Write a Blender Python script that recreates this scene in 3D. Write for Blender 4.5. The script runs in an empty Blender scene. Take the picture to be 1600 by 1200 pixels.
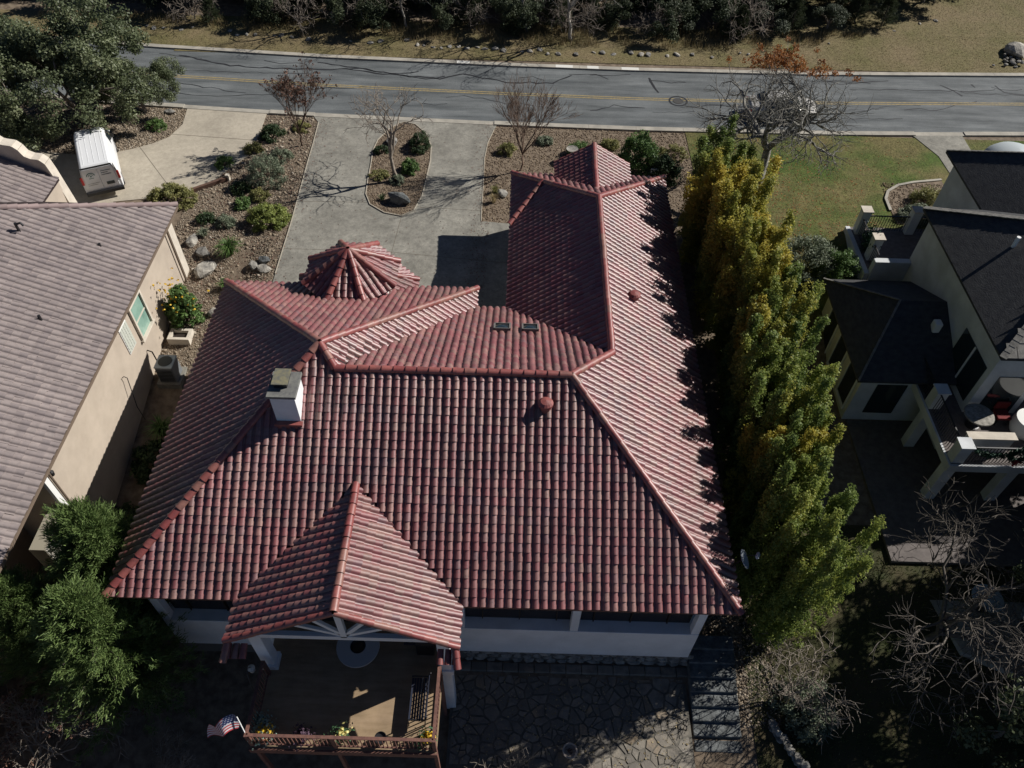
import bpy, bmesh, math, random
import numpy as np
from mathutils import Vector, Matrix

# ------------------------------------------------------------------ camera, sky, sun, exposure
scene = bpy.context.scene
C = scene.collection
cam_d = bpy.data.cameras.new('camera')
cam_d.sensor_width = 36.0
cam_d.lens = 36.0 * 1218 / 1600
cam_d.clip_end = 2000
cam = bpy.data.objects.new('camera', cam_d)
C.objects.link(cam)
CAMP = Vector((0, 0, 27.0))
cam.matrix_world = (Matrix.Translation(CAMP) @ Matrix.Rotation(math.radians(90 - 49.496), 4, 'X')
                    @ Matrix.Rotation(math.radians(1.652), 4, 'Z'))
scene.camera = cam

SUN_EL, SUN_AZ = math.radians(35.5), math.radians(25.2)      # azimuth measured from +X towards +Y
world = bpy.data.worlds.new('World')
scene.world = world
world.use_nodes = True
wn = world.node_tree
sky = wn.nodes.new('ShaderNodeTexSky')
sky.sky_type = 'NISHITA'
sky.sun_disc = False
sky.sun_elevation = SUN_EL
sky.sun_rotation = math.radians(90) - SUN_AZ
sky.air_density = 0.48
sky.ozone_density = 4.0
sky.altitude = 600
sky.dust_density = 0.05
bg = wn.nodes['Background']
bg.inputs[1].default_value = 0.05
wn.links.new(sky.outputs[0], bg.inputs[0])
sun_d = bpy.data.lights.new('sun', 'SUN')
sun_d.energy = 5.0
sun_d.angle = math.radians(0.5)
sun_d.color = (1.0, 0.96, 0.90)
sun = bpy.data.objects.new('sun', sun_d)
C.objects.link(sun)
sd = Vector((math.cos(SUN_EL) * math.cos(SUN_AZ), math.cos(SUN_EL) * math.sin(SUN_AZ), math.sin(SUN_EL)))
sun.rotation_euler = (-sd).to_track_quat('-Z', 'Y').to_euler()
sun.location = (40, 20, 60)
vs = scene.view_settings
vs.view_transform = 'Standard'
vs.look = 'None'
vs.gamma = 1.0
vs.use_curve_mapping = False
vs.exposure = 0.22

# ------------------------------------------------------------------ helpers
MATS = {}


def mat(name, col, rough=0.8, col2=None, scale=4.0, bump=0.0, bscale=None, spec=0.3, metal=0.0,
        tint=None, leaf=0.0, stretch=None, detail=4.0, contrast=(0.35, 0.65), bdist=0.02, fac2=1.0, mott=None):
    if name in MATS:
        return MATS[name]
    m = bpy.data.materials.new(name)
    m.use_nodes = True
    nt = m.node_tree
    N, L = nt.nodes, nt.links
    b = N['Principled BSDF']
    b.inputs['Roughness'].default_value = rough
    b.inputs['Metallic'].default_value = metal
    b.inputs['Specular IOR Level'].default_value = spec
    tc = N.new('ShaderNodeNewGeometry')
    mp = N.new('ShaderNodeMapping')
    L.new(tc.outputs['Position'], mp.inputs[0])
    if stretch:
        mp.inputs['Scale'].default_value = stretch
    out = None
    if tint:
        at = N.new('ShaderNodeAttribute')
        at.attribute_name = 'tint'
        cr = N.new('ShaderNodeValToRGB')
        el = cr.color_ramp.elements
        while len(el) < len(tint):
            el.new(0.5)
        for e, (p, c) in zip(el, tint):
            e.position = p
            e.color = (*c, 1)
        L.new(at.outputs['Fac'], cr.inputs[0])
        out = cr.outputs[0]
    if col2:
        nz = N.new('ShaderNodeTexNoise')
        nz.inputs['Scale'].default_value = scale
        nz.inputs['Detail'].default_value = detail
        nz.inputs['Roughness'].default_value = 0.6
        L.new(mp.outputs[0], nz.inputs['Vector'])
        mr = N.new('ShaderNodeMapRange')
        mr.inputs['From Min'].default_value = contrast[0]
        mr.inputs['From Max'].default_value = contrast[1]
        mr.inputs['To Max'].default_value = fac2
        L.new(nz.outputs[0], mr.inputs[0])
        mx = N.new('ShaderNodeMix')
        mx.data_type = 'RGBA'
        L.new(mr.outputs[0], mx.inputs[0])
        if out:
            L.new(out, mx.inputs[6])
        else:
            mx.inputs[6].default_value = (*col, 1)
        mx.inputs[7].default_value = (*col2, 1)
        out = mx.outputs[2]
    if mott:                                   # broad weathering: patches of dirt and fading
        if not out:
            rgb = N.new('ShaderNodeRGB')
            rgb.outputs[0].default_value = (*col, 1)
            out = rgb.outputs[0]
        for k, (sc_, lo, hi) in enumerate(mott):
            n2 = N.new('ShaderNodeTexNoise')
            n2.inputs['Scale'].default_value = sc_
            n2.inputs['Detail'].default_value = 7
            n2.inputs['Roughness'].default_value = 0.65
            L.new(tc.outputs['Position'], n2.inputs['Vector'])
            m2 = N.new('ShaderNodeMapRange')
            m2.inputs['From Min'].default_value = 0.34
            m2.inputs['From Max'].default_value = 0.66
            m2.inputs['To Min'].default_value = lo
            m2.inputs['To Max'].default_value = hi
            L.new(n2.outputs[0], m2.inputs[0])
            mu = N.new('ShaderNodeMix')
            mu.data_type = 'RGBA'
            mu.blend_type = 'MULTIPLY'
            mu.inputs[0].default_value = 1.0
            L.new(out, mu.inputs[6])
            L.new(m2.outputs[0], mu.inputs[7])
            out = mu.outputs[2]
    if out:
        L.new(out, b.inputs['Base Color'])
    else:
        b.inputs['Base Color'].default_value = (*col, 1)
    if bump:
        bn = N.new('ShaderNodeTexNoise')
        bn.inputs['Scale'].default_value = bscale or scale * 6
        bn.inputs['Detail'].default_value = 5
        L.new(mp.outputs[0], bn.inputs['Vector'])
        bp = N.new('ShaderNodeBump')
        bp.inputs['Strength'].default_value = bump
        bp.inputs['Distance'].default_value = bdist
        L.new(bn.outputs[0], bp.inputs['Height'])
        L.new(bp.outputs[0], b.inputs['Normal'])
    if leaf:
        tr = N.new('ShaderNodeBsdfTranslucent')
        if out:
            L.new(out, tr.inputs[0])
        else:
            tr.inputs[0].default_value = (*col, 1)
        ms = N.new('ShaderNodeMixShader')
        ms.inputs[0].default_value = leaf
        L.new(b.outputs[0], ms.inputs[1])
        L.new(tr.outputs[0], ms.inputs[2])
        L.new(ms.outputs[0], N['Material Output'].inputs[0])
    MATS[name] = m
    return m


def worldloc(o):
    v = Vector((0, 0, 0))
    while o is not None:
        v = v + o.location
        o = o.parent
    return v


class MB:
    """collects shapes given in world coordinates"""

    def __init__(self):
        self.v, self.f, self.t = [], [], []

    def add(self, vs_, fs, tint=0.5):
        k = len(self.v)
        self.v.extend([tuple(p) for p in vs_])
        self.f.extend([tuple(i + k for i in f) for f in fs])
        self.t.extend([tint] * len(fs))
        return self

    def box(self, x0, x1, y0, y1, z0, z1, tint=0.5):
        return self.add([(x0, y0, z0), (x1, y0, z0), (x1, y1, z0), (x0, y1, z0), (x0, y0, z1), (x1, y0, z1), (x1, y1, z1), (x0, y1, z1)],
                        [(3, 2, 1, 0), (4, 5, 6, 7), (0, 1, 5, 4), (1, 2, 6, 5), (2, 3, 7, 6), (3, 0, 4, 7)], tint)

    def bar(self, a, b, w, h, up=(0, 0, 1), tint=0.5):
        a, b = Vector(a), Vector(b)
        d = (b - a).normalized()
        s = d.cross(Vector(up))
        if s.length < 1e-4:
            s = Vector((1, 0, 0))
        s.normalize()
        u = s.cross(d)
        pts = []
        for p in (a, b):
            for i, j in ((-1, -1), (1, -1), (1, 1), (-1, 1)):
                pts.append(p + s * (i * w / 2) + u * (j * h / 2))
        return self.add(pts, [(0, 1, 2, 3), (7, 6, 5, 4), (0, 4, 5, 1), (1, 5, 6, 2), (2, 6, 7, 3), (3, 7, 4, 0)], tint)

    def prism(self, poly, z0, z1, tint=0.5):
        n = len(poly)
        vs_ = [(p[0], p[1], z0) for p in poly] + [(p[0], p[1], z1) for p in poly]
        fs = [tuple(range(n))[::-1], tuple(range(n, 2 * n))]
        fs += [(i, (i + 1) % n, n + (i + 1) % n, n + i) for i in range(n)]
        return self.add(vs_, fs, tint)

    def slab(self, poly3, th, tint=0.5):
        n = len(poly3)
        vs_ = [tuple(p) for p in poly3] + [(p[0], p[1], p[2] - th) for p in poly3]
        fs = [tuple(range(n)), tuple(range(n, 2 * n))[::-1]] + [(i, n + i, n + (i + 1) % n, (i + 1) % n) for i in range(n)]
        return self.add(vs_, fs, tint)

    def tube(self, pts, rads, n=6, cap=True, tint=0.5):
        k0 = len(self.v)
        rings = []
        P = [Vector(p) for p in pts]
        for i, p in enumerate(P):
            d = (P[min(i + 1, len(P) - 1)] - P[max(i - 1, 0)])
            if d.length < 1e-6:
                d = Vector((0, 0, 1))
            d.normalize()
            s = d.orthogonal().normalized() if i == 0 else (s0 - d * s0.dot(d)).normalized()
            s0 = s
            u = d.cross(s)
            r = rads[i] if hasattr(rads, '__len__') else rads
            rings.append([p + (s * math.cos(2 * math.pi * j / n) + u * math.sin(2 * math.pi * j / n)) * r for j in range(n)])
        vs_ = [q for r in rings for q in r]
        fs = []
        for i in range(len(P) - 1):
            for j in range(n):
                fs.append((i * n + j, i * n + (j + 1) % n, (i + 1) * n + (j + 1) % n, (i + 1) * n + j))
        if cap:
            fs.append(tuple(range(n))[::-1])
            fs.append(tuple((len(P) - 1) * n + j for j in range(n)))
        return self.add(vs_, fs, tint)

    def lathe(self, c, prof, n=16, tint=0.5):
        vs_ = []
        for r, z in prof:
            for j in range(n):
                a = 2 * math.pi * j / n
                vs_.append((c[0] + r * math.cos(a), c[1] + r * math.sin(a), c[2] + z))
        fs = []
        for i in range(len(prof) - 1):
            for j in range(n):
                fs.append((i * n + j, i * n + (j + 1) % n, (i + 1) * n + (j + 1) % n, (i + 1) * n + j))
        return self.add(vs_, fs, tint)


def obj(name, mb, m, parent=None, smooth=False, kind=None, bevel=0.0, double=None):
    me = bpy.data.meshes.new(name)
    off = worldloc(parent) if parent else Vector((0, 0, 0))
    vv = [(p[0] - off.x, p[1] - off.y, p[2] - off.z) for p in mb.v]
    me.from_pydata(vv, [], mb.f)
    at = me.attributes.new('tint', 'FLOAT', 'FACE')
    at.data.foreach_set('value', np.array(mb.t, dtype=np.float32))
    if smooth:
        me.polygons.foreach_set('use_smooth', [True] * len(me.polygons))
    me.materials.append(m)
    me.update()
    o = bpy.data.objects.new(name, me)
    C.objects.link(o)
    if parent:
        o.parent = parent
    if kind:
        o['kind'] = kind
    if bevel:
        md = o.modifiers.new('bevel', 'BEVEL')
        md.width = bevel
        md.segments = 2
        md.limit_method = 'ANGLE'
    return o


def npmesh(name, V, Q, m, tint=None, smooth=False):
    """mesh from arrays: V (n,3), Q (k,3 or 4)"""
    me = bpy.data.meshes.new(name)
    V = np.asarray(V, np.float32)
    Q = np.asarray(Q, np.int32)
    k = Q.shape[1]
    me.vertices.add(len(V))
    me.vertices.foreach_set('co', V.ravel())
    me.loops.add(Q.size)
    me.loops.foreach_set('vertex_index', Q.ravel())
    me.polygons.add(len(Q))
    me.polygons.foreach_set('loop_start', np.arange(0, Q.size, k, dtype=np.int32))
    if smooth:
        me.polygons.foreach_set('use_smooth', np.ones(len(Q), dtype=bool))
    if tint is not None:
        at = me.attributes.new('tint', 'FLOAT', 'FACE')
        at.data.foreach_set('value', np.asarray(tint, np.float32))
    me.materials.append(m)
    me.update(calc_edges=True)
    me.validate()
    return me


def link(name, me, parent=None, loc=(0, 0, 0), rz=0.0, sc=1.0, kind=None):
    o = bpy.data.objects.new(name, me)
    C.objects.link(o)
    o.location = loc
    o.rotation_euler = (0, 0, rz)
    o.scale = (sc, sc, sc) if not hasattr(sc, '__len__') else sc
    if parent:
        o.parent = parent
    if kind:
        o['kind'] = kind
    return o


def thing(name, label, cat, loc=(0, 0, 0), rz=0.0, group=None):
    o = bpy.data.objects.new(name, None)
    o.empty_display_size = 0.2
    C.objects.link(o)
    o.location = loc
    o.rotation_euler = (0, 0, rz)
    return tag(o, label, cat, group)


def tag(o, label, cat, group=None):
    o['label'] = label
    o['category'] = cat
    if group:
        o['group'] = group
    return o


def clone(root, loc, rz=0.0, sc=1.0, label=None):
    r = root.copy()
    C.objects.link(r)
    r.location = loc
    r.rotation_euler = (0, 0, rz)
    r.scale = (sc, sc, sc) if not hasattr(sc, '__len__') else sc
    if label:
        r['label'] = label
    for ch in list(root.children):
        c = ch.copy()
        C.objects.link(c)
        c.parent = r
        for g in list(ch.children):
            d = g.copy()
            C.objects.link(d)
            d.parent = c
    return r


def smooth01(a, b, x):
    t = min(1, max(0, (x - a) / (b - a)))
    return t * t * (3 - 2 * t)


def lerp_table(tab, y):
    if y <= tab[0][0]:
        return tab[0][1]
    for (a, za), (b, zb) in zip(tab, tab[1:]):
        if y <= b:
            return za + (zb - za) * (y - a) / (b - a)
    return tab[-1][1]


def ground_z(x, y):
    z = lerp_table([(2, -4.5), (11, -3.6), (19, -2.2), (26, -0.9), (33.5, 0)], y)
    zr = lerp_table([(2, -4.5), (11, -3.6), (15, -3.1), (23, -2.95), (27, -2.7), (31, -1.0), (34.5, 0)], y)
    k = smooth01(12.0, 15.0, x)
    z = z * (1 - k) + zr * k
    w = smooth01(-14.4, -12.9, x) * (1 - smooth01(0.5, 2.0, x)) * smooth01(23.5, 24.8, y)
    z *= 1 - w
    z += (smooth01(56, 90, y)) * 2.5
    return z


# ------------------------------------------------------------------ materials
M_SOIL = mat('soil_mulch', (0.115, 0.085, 0.06), 0.95, (0.23, 0.18, 0.13), 3.0, 0.6, 30, detail=8)
M_LAWN = mat('lawn_turf', (0.07, 0.11, 0.018), 0.95, (0.165, 0.14, 0.055), 0.28, 0.8, 40, detail=6, contrast=(.38, .6), mott=[(9, .62, 1.25), (1.3, .8, 1.15)])
M_DRY = mat('dry_verge', (0.20, 0.155, 0.085), 0.95, (0.14, 0.125, 0.05), 0.3, 0.8, 30, detail=6, mott=[(6, .7, 1.2)])
M_TILE = mat('clay_tile', (0.3, 0.12, 0.1), 0.48, (0.055, 0.035, 0.038), 9.0, 0.35, 60, spec=1.0,
             tint=[(0.0, (0.225, 0.066, 0.068)), (0.3, (0.245, 0.086, 0.083)), (0.55, (0.25, 0.108, 0.097)), (0.8, (0.265, 0.138, 0.114)), (1.0, (0.205, 0.095, 0.099))],
             contrast=(0.5, 0.76), fac2=0.7, detail=7, bdist=0.008, mott=[(.55, .72, 1.12), (2.3, .8, 1.1)])
M_RIDGE = mat('ridge_clay', (0.3, 0.1, 0.08), 0.45, (0.08, 0.035, 0.035), 5.0, 0.25, 40, spec=0.7,
              tint=[(0.0, (0.25, 0.06, 0.055)), (0.6, (0.29, 0.088, 0.075)), (1.0, (0.29, 0.135, 0.105))], contrast=(0.45, 0.8), fac2=0.7, bdist=0.008, mott=[(.8, .75, 1.1)])
M_LTILE = mat('brown_tile', (0.25, 0.19, 0.18), 0.65, (0.11, 0.10, 0.10), 6.0, 0.3, 50, spec=.5,
              tint=[(0.0, (0.205, 0.172, 0.168)), (0.5, (0.245, 0.205, 0.196)), (1.0, (0.285, 0.24, 0.226))], contrast=(0.5, 0.85), fac2=0.5, bdist=0.008, mott=[(.4, .9, 1.06), (4, .9, 1.08)])
M_DECKING = mat('roof_underlay', (0.03, 0.02, 0.02), 0.9)
M_STUCCO = mat('white_stucco', (0.80, 0.81, 0.81), 0.85, (0.74, 0.75, 0.75), 1.5, 0.25, 60, mott=[(.7, .88, 1.03)])
M_STUCCO2 = mat('white_stucco_weathered', (0.66, 0.68, 0.69), 0.88, (0.55, 0.565, 0.57), 0.8, 0.25, 60, mott=[(.7, .85, 1.05)])
M_BEIGE = mat('beige_stucco', (0.47, 0.40, 0.325), 0.9, (0.44, 0.372, 0.30), 0.8, 0.3, 80, mott=[(.35, .9, 1.05), (2, .94, 1.03)])
M_CREAM = mat('cream_stucco', (0.62, 0.56, 0.47), 0.9, (0.5, 0.45, 0.38), 2.0, 0.3, 70)
M_DARK = mat('dark_interior', (0.03, 0.022, 0.018), 0.7)
M_CONC = mat('aged_concrete', (0.33, 0.315, 0.27), 0.9, (0.235, 0.225, 0.195), 5.0, 0.4, 60, detail=10, contrast=(0.3, 0.72), mott=[(.35, .70, 1.08), (1.6, .80, 1.1), (14, .82, 1.12)])
M_CONC2 = mat('pale_concrete', (0.47, 0.42, 0.335), 0.9, (0.40, 0.355, 0.285), 3.0, 0.3, 60, detail=8, mott=[(.4, .82, 1.06), (10, .9, 1.08)])
M_CURB = mat('curb_concrete', (0.42, 0.39, 0.33), 0.9, (0.30, 0.28, 0.24), 1.2, 0.3, 40)
M_JOINT = mat('joint_dark', (0.15, 0.13, 0.1), 0.95)
M_BLACK = mat('black_metal', (0.015, 0.015, 0.017), 0.45, spec=0.5)
M_GLASS = mat('window_glass', (0.02, 0.03, 0.035), 0.08, spec=0.8)
M_BARK = mat('grey_bark', (0.16, 0.13, 0.105), 0.9, (0.24, 0.21, 0.18), 6.0, 0.5, 30)
M_BARKP = mat('pale_bark', (0.30, 0.26, 0.215), 0.9, (0.18, 0.15, 0.12), 6.0, 0.4, 30)
M_BARKD = mat('dark_bark', (0.06, 0.048, 0.04), 0.9, (0.11, 0.095, 0.08), 8.0, 0.5, 30)
M_TWIG = mat('brown_twig', (0.17, 0.115, 0.085), 0.9, (0.11, 0.075, 0.055), 8.0)
M_ROCK = mat('limestone', (0.36, 0.34, 0.30), 0.9, (0.16, 0.15, 0.135), 2.5, 0.7, 12, tint=[(0, (0.24, 0.235, 0.22)), (1, (0.46, 0.43, 0.37))], bdist=0.05)
M_ROCKD = mat('dark_boulder', (0.16, 0.17, 0.17), 0.9, (0.07, 0.075, 0.075), 3.0, 0.8, 10, bdist=0.06)
M_RUST = mat('rust_brown_rail', (0.20, 0.10, 0.075), 0.7, (0.12, 0.06, 0.05), 8)
M_WHITE = mat('white_trim', (0.72, 0.72, 0.70), 0.6)

# ------------------------------------------------------------------ ground, roads, pavements
def build_ground():
    xs = np.concatenate([np.linspace(-160, -42, 14), np.arange(-40, 46, 1.0), np.linspace(48, 160, 14)])
    ys = np.concatenate([np.linspace(-60, -6, 10), np.arange(-4, 80, 1.0), np.linspace(82, 420, 30)])
    V, Q = [], []
    rnd = random.Random(1)
    for y in ys:
        for x in xs:
            V.append((x, y, ground_z(x, y) + (0 if -4 < y < 73 else rnd.uniform(-.06, .06))))
    nx = len(xs)
    for j in range(len(ys) - 1):
        for i in range(nx - 1):
            Q.append((j * nx + i, j * nx + i + 1, (j + 1) * nx + i + 1, (j + 1) * nx + i))
    o = link('ground', npmesh('ground', V, Q, M_SOIL, smooth=True))
    o['kind'] = 'structure'


build_ground()

ROAD = [(-70, 55.0), (-40, 51.2), (-26, 49.75), (-13.5, 48.95), (-0.5, 48.5), (8, 48.35), (20.8, 48.5), (34, 49.1), (60, 50.6), (100, 54)]


def road_y(x):
    return lerp_table(ROAD, x)


def strip(x0, x1, off0, off1, z, step=1.0, fn=road_y):
    n = max(2, int((x1 - x0) / step) + 1)
    V, Q = [], []
    for i in range(n):
        x = x0 + (x1 - x0) * i / (n - 1)
        V += [(x, fn(x) + off0, z), (x, fn(x) + off1, z)]
    for i in range(n - 1):
        Q.append((2 * i, 2 * i + 2, 2 * i + 3, 2 * i + 1))
    return V, Q


def strip_obj(name, m, x0, x1, o0, o1, z, h=0.0, parent=None, kind=None, step=1.0):
    V, Q = strip(x0, x1, o0, o1, z, step)
    b = MB().add(V, Q)
    if h:
        n = len(V)
        Vb = [(p[0], p[1], p[2] - h) for p in V]
        k = len(b.v)
        b.v += Vb
        sides = []
        for i in range(n // 2 - 1):
            sides += [(2 * i, 2 * i + n, 2 * i + 2 + n, 2 * i + 2), (2 * i + 1, 2 * i + 3, 2 * i + 3 + n, 2 * i + 1 + n)]
        sides += [(0, 1, 1 + n, n), (n - 2, 2 * n - 2, 2 * n - 1, n - 1)]
        b.f += sides
        b.t += [0.5] * len(sides)
    return obj(name, b, m, parent, kind=kind)


# asphalt with lengthwise streaks
def asphalt():
    m = mat('asphalt', (0.085, 0.094, 0.098), 0.85, (0.178, 0.19, 0.192), 1.0, 0.5, 90, stretch=(0.22, 1.6, 1), detail=9, contrast=(0.34, 0.66), mott=[(.3, .78, 1.1), (30, .8, 1.15)])
    return m


road = strip_obj('road', asphalt(), -70, 100, -3.55, 3.6, 0.010, kind='structure')
M_YEL = mat('road_yellow', (0.34, 0.26, 0.11), 0.8, (0.17, 0.15, 0.11), 6.0, contrast=(0.4, 0.7))
strip_obj('centre_line', M_YEL, -70, 100, -0.17, -0.06, 0.015, parent=road)
strip_obj('centre_line', M_YEL, -70, 100, 0.06, 0.17, 0.015, parent=road)
M_TAR = mat('tar_seal', (0.022, 0.023, 0.026), 0.6)
_rr = random.Random(5)


def crack(pts, w):
    P = []
    for (a, b) in zip(pts, pts[1:]):
        n = max(2, int(math.hypot(b[0] - a[0], b[1] - a[1]) / 0.5))
        for i in range(n):
            t = i / n
            P.append((a[0] + (b[0] - a[0]) * t + _rr.uniform(-.05, .05), a[1] + (b[1] - a[1]) * t + _rr.uniform(-.10, .10)))
    P.append(pts[-1])
    V, Q = [], []
    for i, p in enumerate(P):
        q = P[min(i + 1, len(P) - 1)]
        r = P[max(i - 1, 0)]
        d = Vector((q[0] - r[0], q[1] - r[1])).normalized()
        s = Vector((-d.y, d.x)) * w * _rr.uniform(.35, .75)
        V += [(p[0] - s.x, p[1] - s.y, 0.0145), (p[0] + s.x, p[1] + s.y, 0.0145)]
    for i in range(len(P) - 1):
        Q.append((2 * i, 2 * i + 2, 2 * i + 3, 2 * i + 1))
    obj('crack_seal', MB().add(V, Q), M_TAR, road)


for pts, w in [
    ([(-24, 52.4), (-20, 51.2), (-15.5, 50.9), (-12, 51.2), (-9, 50.6), (-5.5, 50.2), (-4, 50.9), (-2.6, 50.5), (-1, 50.0), (2.2, 50.1), (3.5, 51.2)], .12),
    ([(-14.2, 52.0), (-10, 51.0), (-6.5, 50.1), (-5.2, 50.6)], .12), ([(3.3, 51.4), (5.2, 51.5), (6, 50.8)], .08),
    ([(8.8, 51.1), (9.0, 50.2), (9.3, 49.2)], .12), ([(8.9, 50.9), (10.3, 50.6), (11.3, 50.7)], .08),
    ([(4.6, 46.6), (5.4, 46.9), (6.2, 47.4), (8.2, 47.2)], .07), ([(21, 51.6), (22, 51.0), (23.5, 51.4), (25.5, 51.7)], .08),
    ([(22.5, 50.4), (26, 50.5), (29.8, 50.6), (30.4, 50.3), (34, 50.2), (37, 50.5)], .07), ([(29, 51.4), (29.6, 50.6), (30, 49.9)], .13),
    ([(31.2, 51.6), (31.3, 51.1)], .12), ([(32.8, 51.5), (33.1, 50.6), (34.5, 50.3)], .09), ([(36.5, 51.9), (37, 51.4)], .1),
    ([(-24, 47.4), (-20, 47.2), (-16, 47.5)], .06), ([(-23, 50.4), (-19, 50.3), (-14, 50.5)], .05), ([(12, 46.6), (18, 46.5), (25, 46.8)], .05)]:
    crack(pts, w)
_rc = random.Random(19)
for k in range(17):
    cx0 = -26 + k * 3.7 + _rc.uniform(-1.5, 1.5)
    o0 = _rc.choice((-2.6, -1.7, -.8, .9, 1.6, 2.2, 2.9))
    pts_ = [(cx0, road_y(cx0) + o0)]
    for q in range(_rc.randint(2, 5)):
        nx_ = pts_[-1][0] + _rc.uniform(.7, 1.9)
        o0 = max(-3.3, min(3.3, o0 + _rc.uniform(-.55, .55)))
        pts_.append((nx_, road_y(nx_) + o0))
    crack(pts_, _rc.uniform(.04, .10))
ringb = MB()
for k in range(28):
    a0, a1 = 2 * math.pi * k / 28, 2 * math.pi * (k + 1) / 28
    for r0, r1 in ((.52, .64),):
        ringb.add([(10.5 + r0 * math.cos(a0), 48.2 + r0 * math.sin(a0), .019), (10.5 + r1 * math.cos(a0), 48.2 + r1 * math.sin(a0), .019),
                   (10.5 + r1 * math.cos(a1), 48.2 + r1 * math.sin(a1), .019), (10.5 + r0 * math.cos(a1), 48.2 + r0 * math.sin(a1), .019)], [(0, 1, 2, 3)])
mh = obj('manhole_cover', MB().lathe((10.5, 48.2, 0.0), [(.36, .012), (.36, .024), (.3, .028), (.001, .028)], 24), mat('cast_iron', (.06, .058, .055), .7), road)
obj('patch_ring', ringb, M_TAR, mh)

# kerbs: near side in lengths with gaps at the drives, far side one length after another
x = -70.0
ker = random.Random(9)
while x < 90:
    ln = ker.uniform(2.6, 3.4)
    strip_obj('kerb', M_CURB, x, x + ln - 0.012, 3.61, 4.02, 0.11, 0.2, parent=road, step=.8)
    x += ln
for a, b in [(-70, -21.6), (-16, -13.1), (-1.6, 25.2), (28.4, 90)]:
    x = a
    while x < b - .3:
        ln = min(3.0, b - x)
        strip_obj('kerb', M_CURB, x, x + ln - 0.012, -3.97, -3.56, 0.11, 0.2, parent=road, step=.8)
        x += ln
for a, b in [(-21.6, -16), (-13.1, -1.6), (25.2, 28.4)]:
    strip_obj('gutter_apron', M_CURB, a, b, -3.97, -3.56, 0.062, 0.15, parent=road, step=.8)
for a, b in [(2.4, 3.6), (4.6, 5.4), (7.0, 8.2), (-4.5, -3.6)]:
    strip_obj('kerb_paint', mat('kerb_white', (.66, .65, .6), .8), a, b, 3.62, 4.0, 0.1145, parent=road)


def poly_sheet(name, pts, z, m, h=0.0, parent=None, kind=None):
    b = MB()
    if h:
        b.prism(pts, z - h, z)
    else:
        b.add([(p[0], p[1], z) for p in pts], [tuple(range(len(pts)))])
    o = obj(name, b, m, parent, kind=kind)
    bm = bmesh.new()
    bm.from_mesh(o.data)
    bmesh.ops.triangulate(bm, faces=[f for f in bm.faces if len(f.verts) > 4], ngon_method='EAR_CLIP')
    bmesh.ops.recalc_face_normals(bm, faces=bm.faces[:])
    bm.to_mesh(o.data)
    bm.free()
    return o


# main driveway: one slab with the planted island on top of it
dw = [(-13.1, 45.42), (-13.1, 44.95), (-12.7, 44.3), (-12.6, 42), (-12.55, 39.9), (-12.45, 37), (-12.35, 34.1), (-12.3, 30), (-12.3, 25.6),
      (-2.3, 25.6), (-2.3, 24.4), (0.1, 24.4), (0.1, 34.6), (-1.95, 34.8), (-1.98, 35.2), (-2.0, 38.2), (-2.05, 40.8), (-1.93, 42.5), (-1.6, 44.0), (-1.4, 44.72), (-1.4, 45.0)]
drive = poly_sheet('driveway', dw, 0.045, M_CONC, 0.3, kind='structure')
for a, b in [((-12.4, 36.1), (-8.5, 36.2)), ((-5.6, 35.9), (-1.98, 35.75)), ((-12.3, 32.0), (-7.0, 32.0)), ((-7.0, 32.0), (0.05, 31.3)), ((-6.4, 35.0), (-6.9, 25.7))]:
    obj('expansion_joint', MB().bar((*a, .047), (*b, .047), .025, .006), M_JOINT, drive)
isl = [(-7.27, 44.6), (-6.57, 44.35), (-5.8, 43.34), (-5.36, 41.98), (-5.28, 40.43), (-5.35, 38.52), (-5.44, 36.91), (-5.77, 35.54), (-6.41, 35.04),
       (-7.37, 35.28), (-8.28, 36.0), (-8.65, 36.95), (-8.73, 38.35), (-8.76, 39.82), (-8.85, 41.34), (-8.7, 42.48), (-8.18, 43.69), (-7.63, 44.4)]
island = poly_sheet('planting_island', isl, 0.06, M_SOIL, 0.02, kind='structure')
# pale steel edging round the island and along the drive
def edging(pts, name, m, parent, w=.05, z=.075, closed=False):
    P = pts + ([pts[0]] if closed else [])
    b = MB()
    for p, q in zip(P, P[1:]):
        b.bar((p[0], p[1], z), (q[0], q[1], z), w, .05)
    return obj(name, b, m, parent)


M_EDGE = mat('edging_strip', (.40, .36, .29), .8)
edging(isl, 'edging', M_EDGE, island, closed=True)
edging(dw[2:8], 'edging', M_EDGE, drive, .04, .05)
edging(dw[13:19], 'edging', M_EDGE, drive, .04, .05)
# neighbour's curving drive
dw1 = [(-21.4, 45.85), (-21.1, 43.65), (-21.5, 42.2), (-22.25, 41.45), (-23.35, 40.75), (-24.4, 40.3), (-26, 40.0), (-28, 40.2), (-30, 41.2), (-40, 44), (-40, 38), (-30, 35.5),
       (-26.6, 33.2), (-22.9, 33.2), (-22.6, 35.6), (-18.9, 36.4), (-17.5, 38.0), (-16.1, 40.7), (-16.1, 43.2), (-16.2, 45.55)]
drive2 = poly_sheet('neighbour_driveway', dw1, 0.04, M_CONC2, 0.3, kind='structure')
for a, b in [((-21.4, 42.5), (-16.15, 42.1)), ((-22.9, 41.0), (-19.3, 36.3))]:
    obj('expansion_joint', MB().bar((*a, .042), (*b, .042), .035, .006), M_JOINT, drive2)
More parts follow.
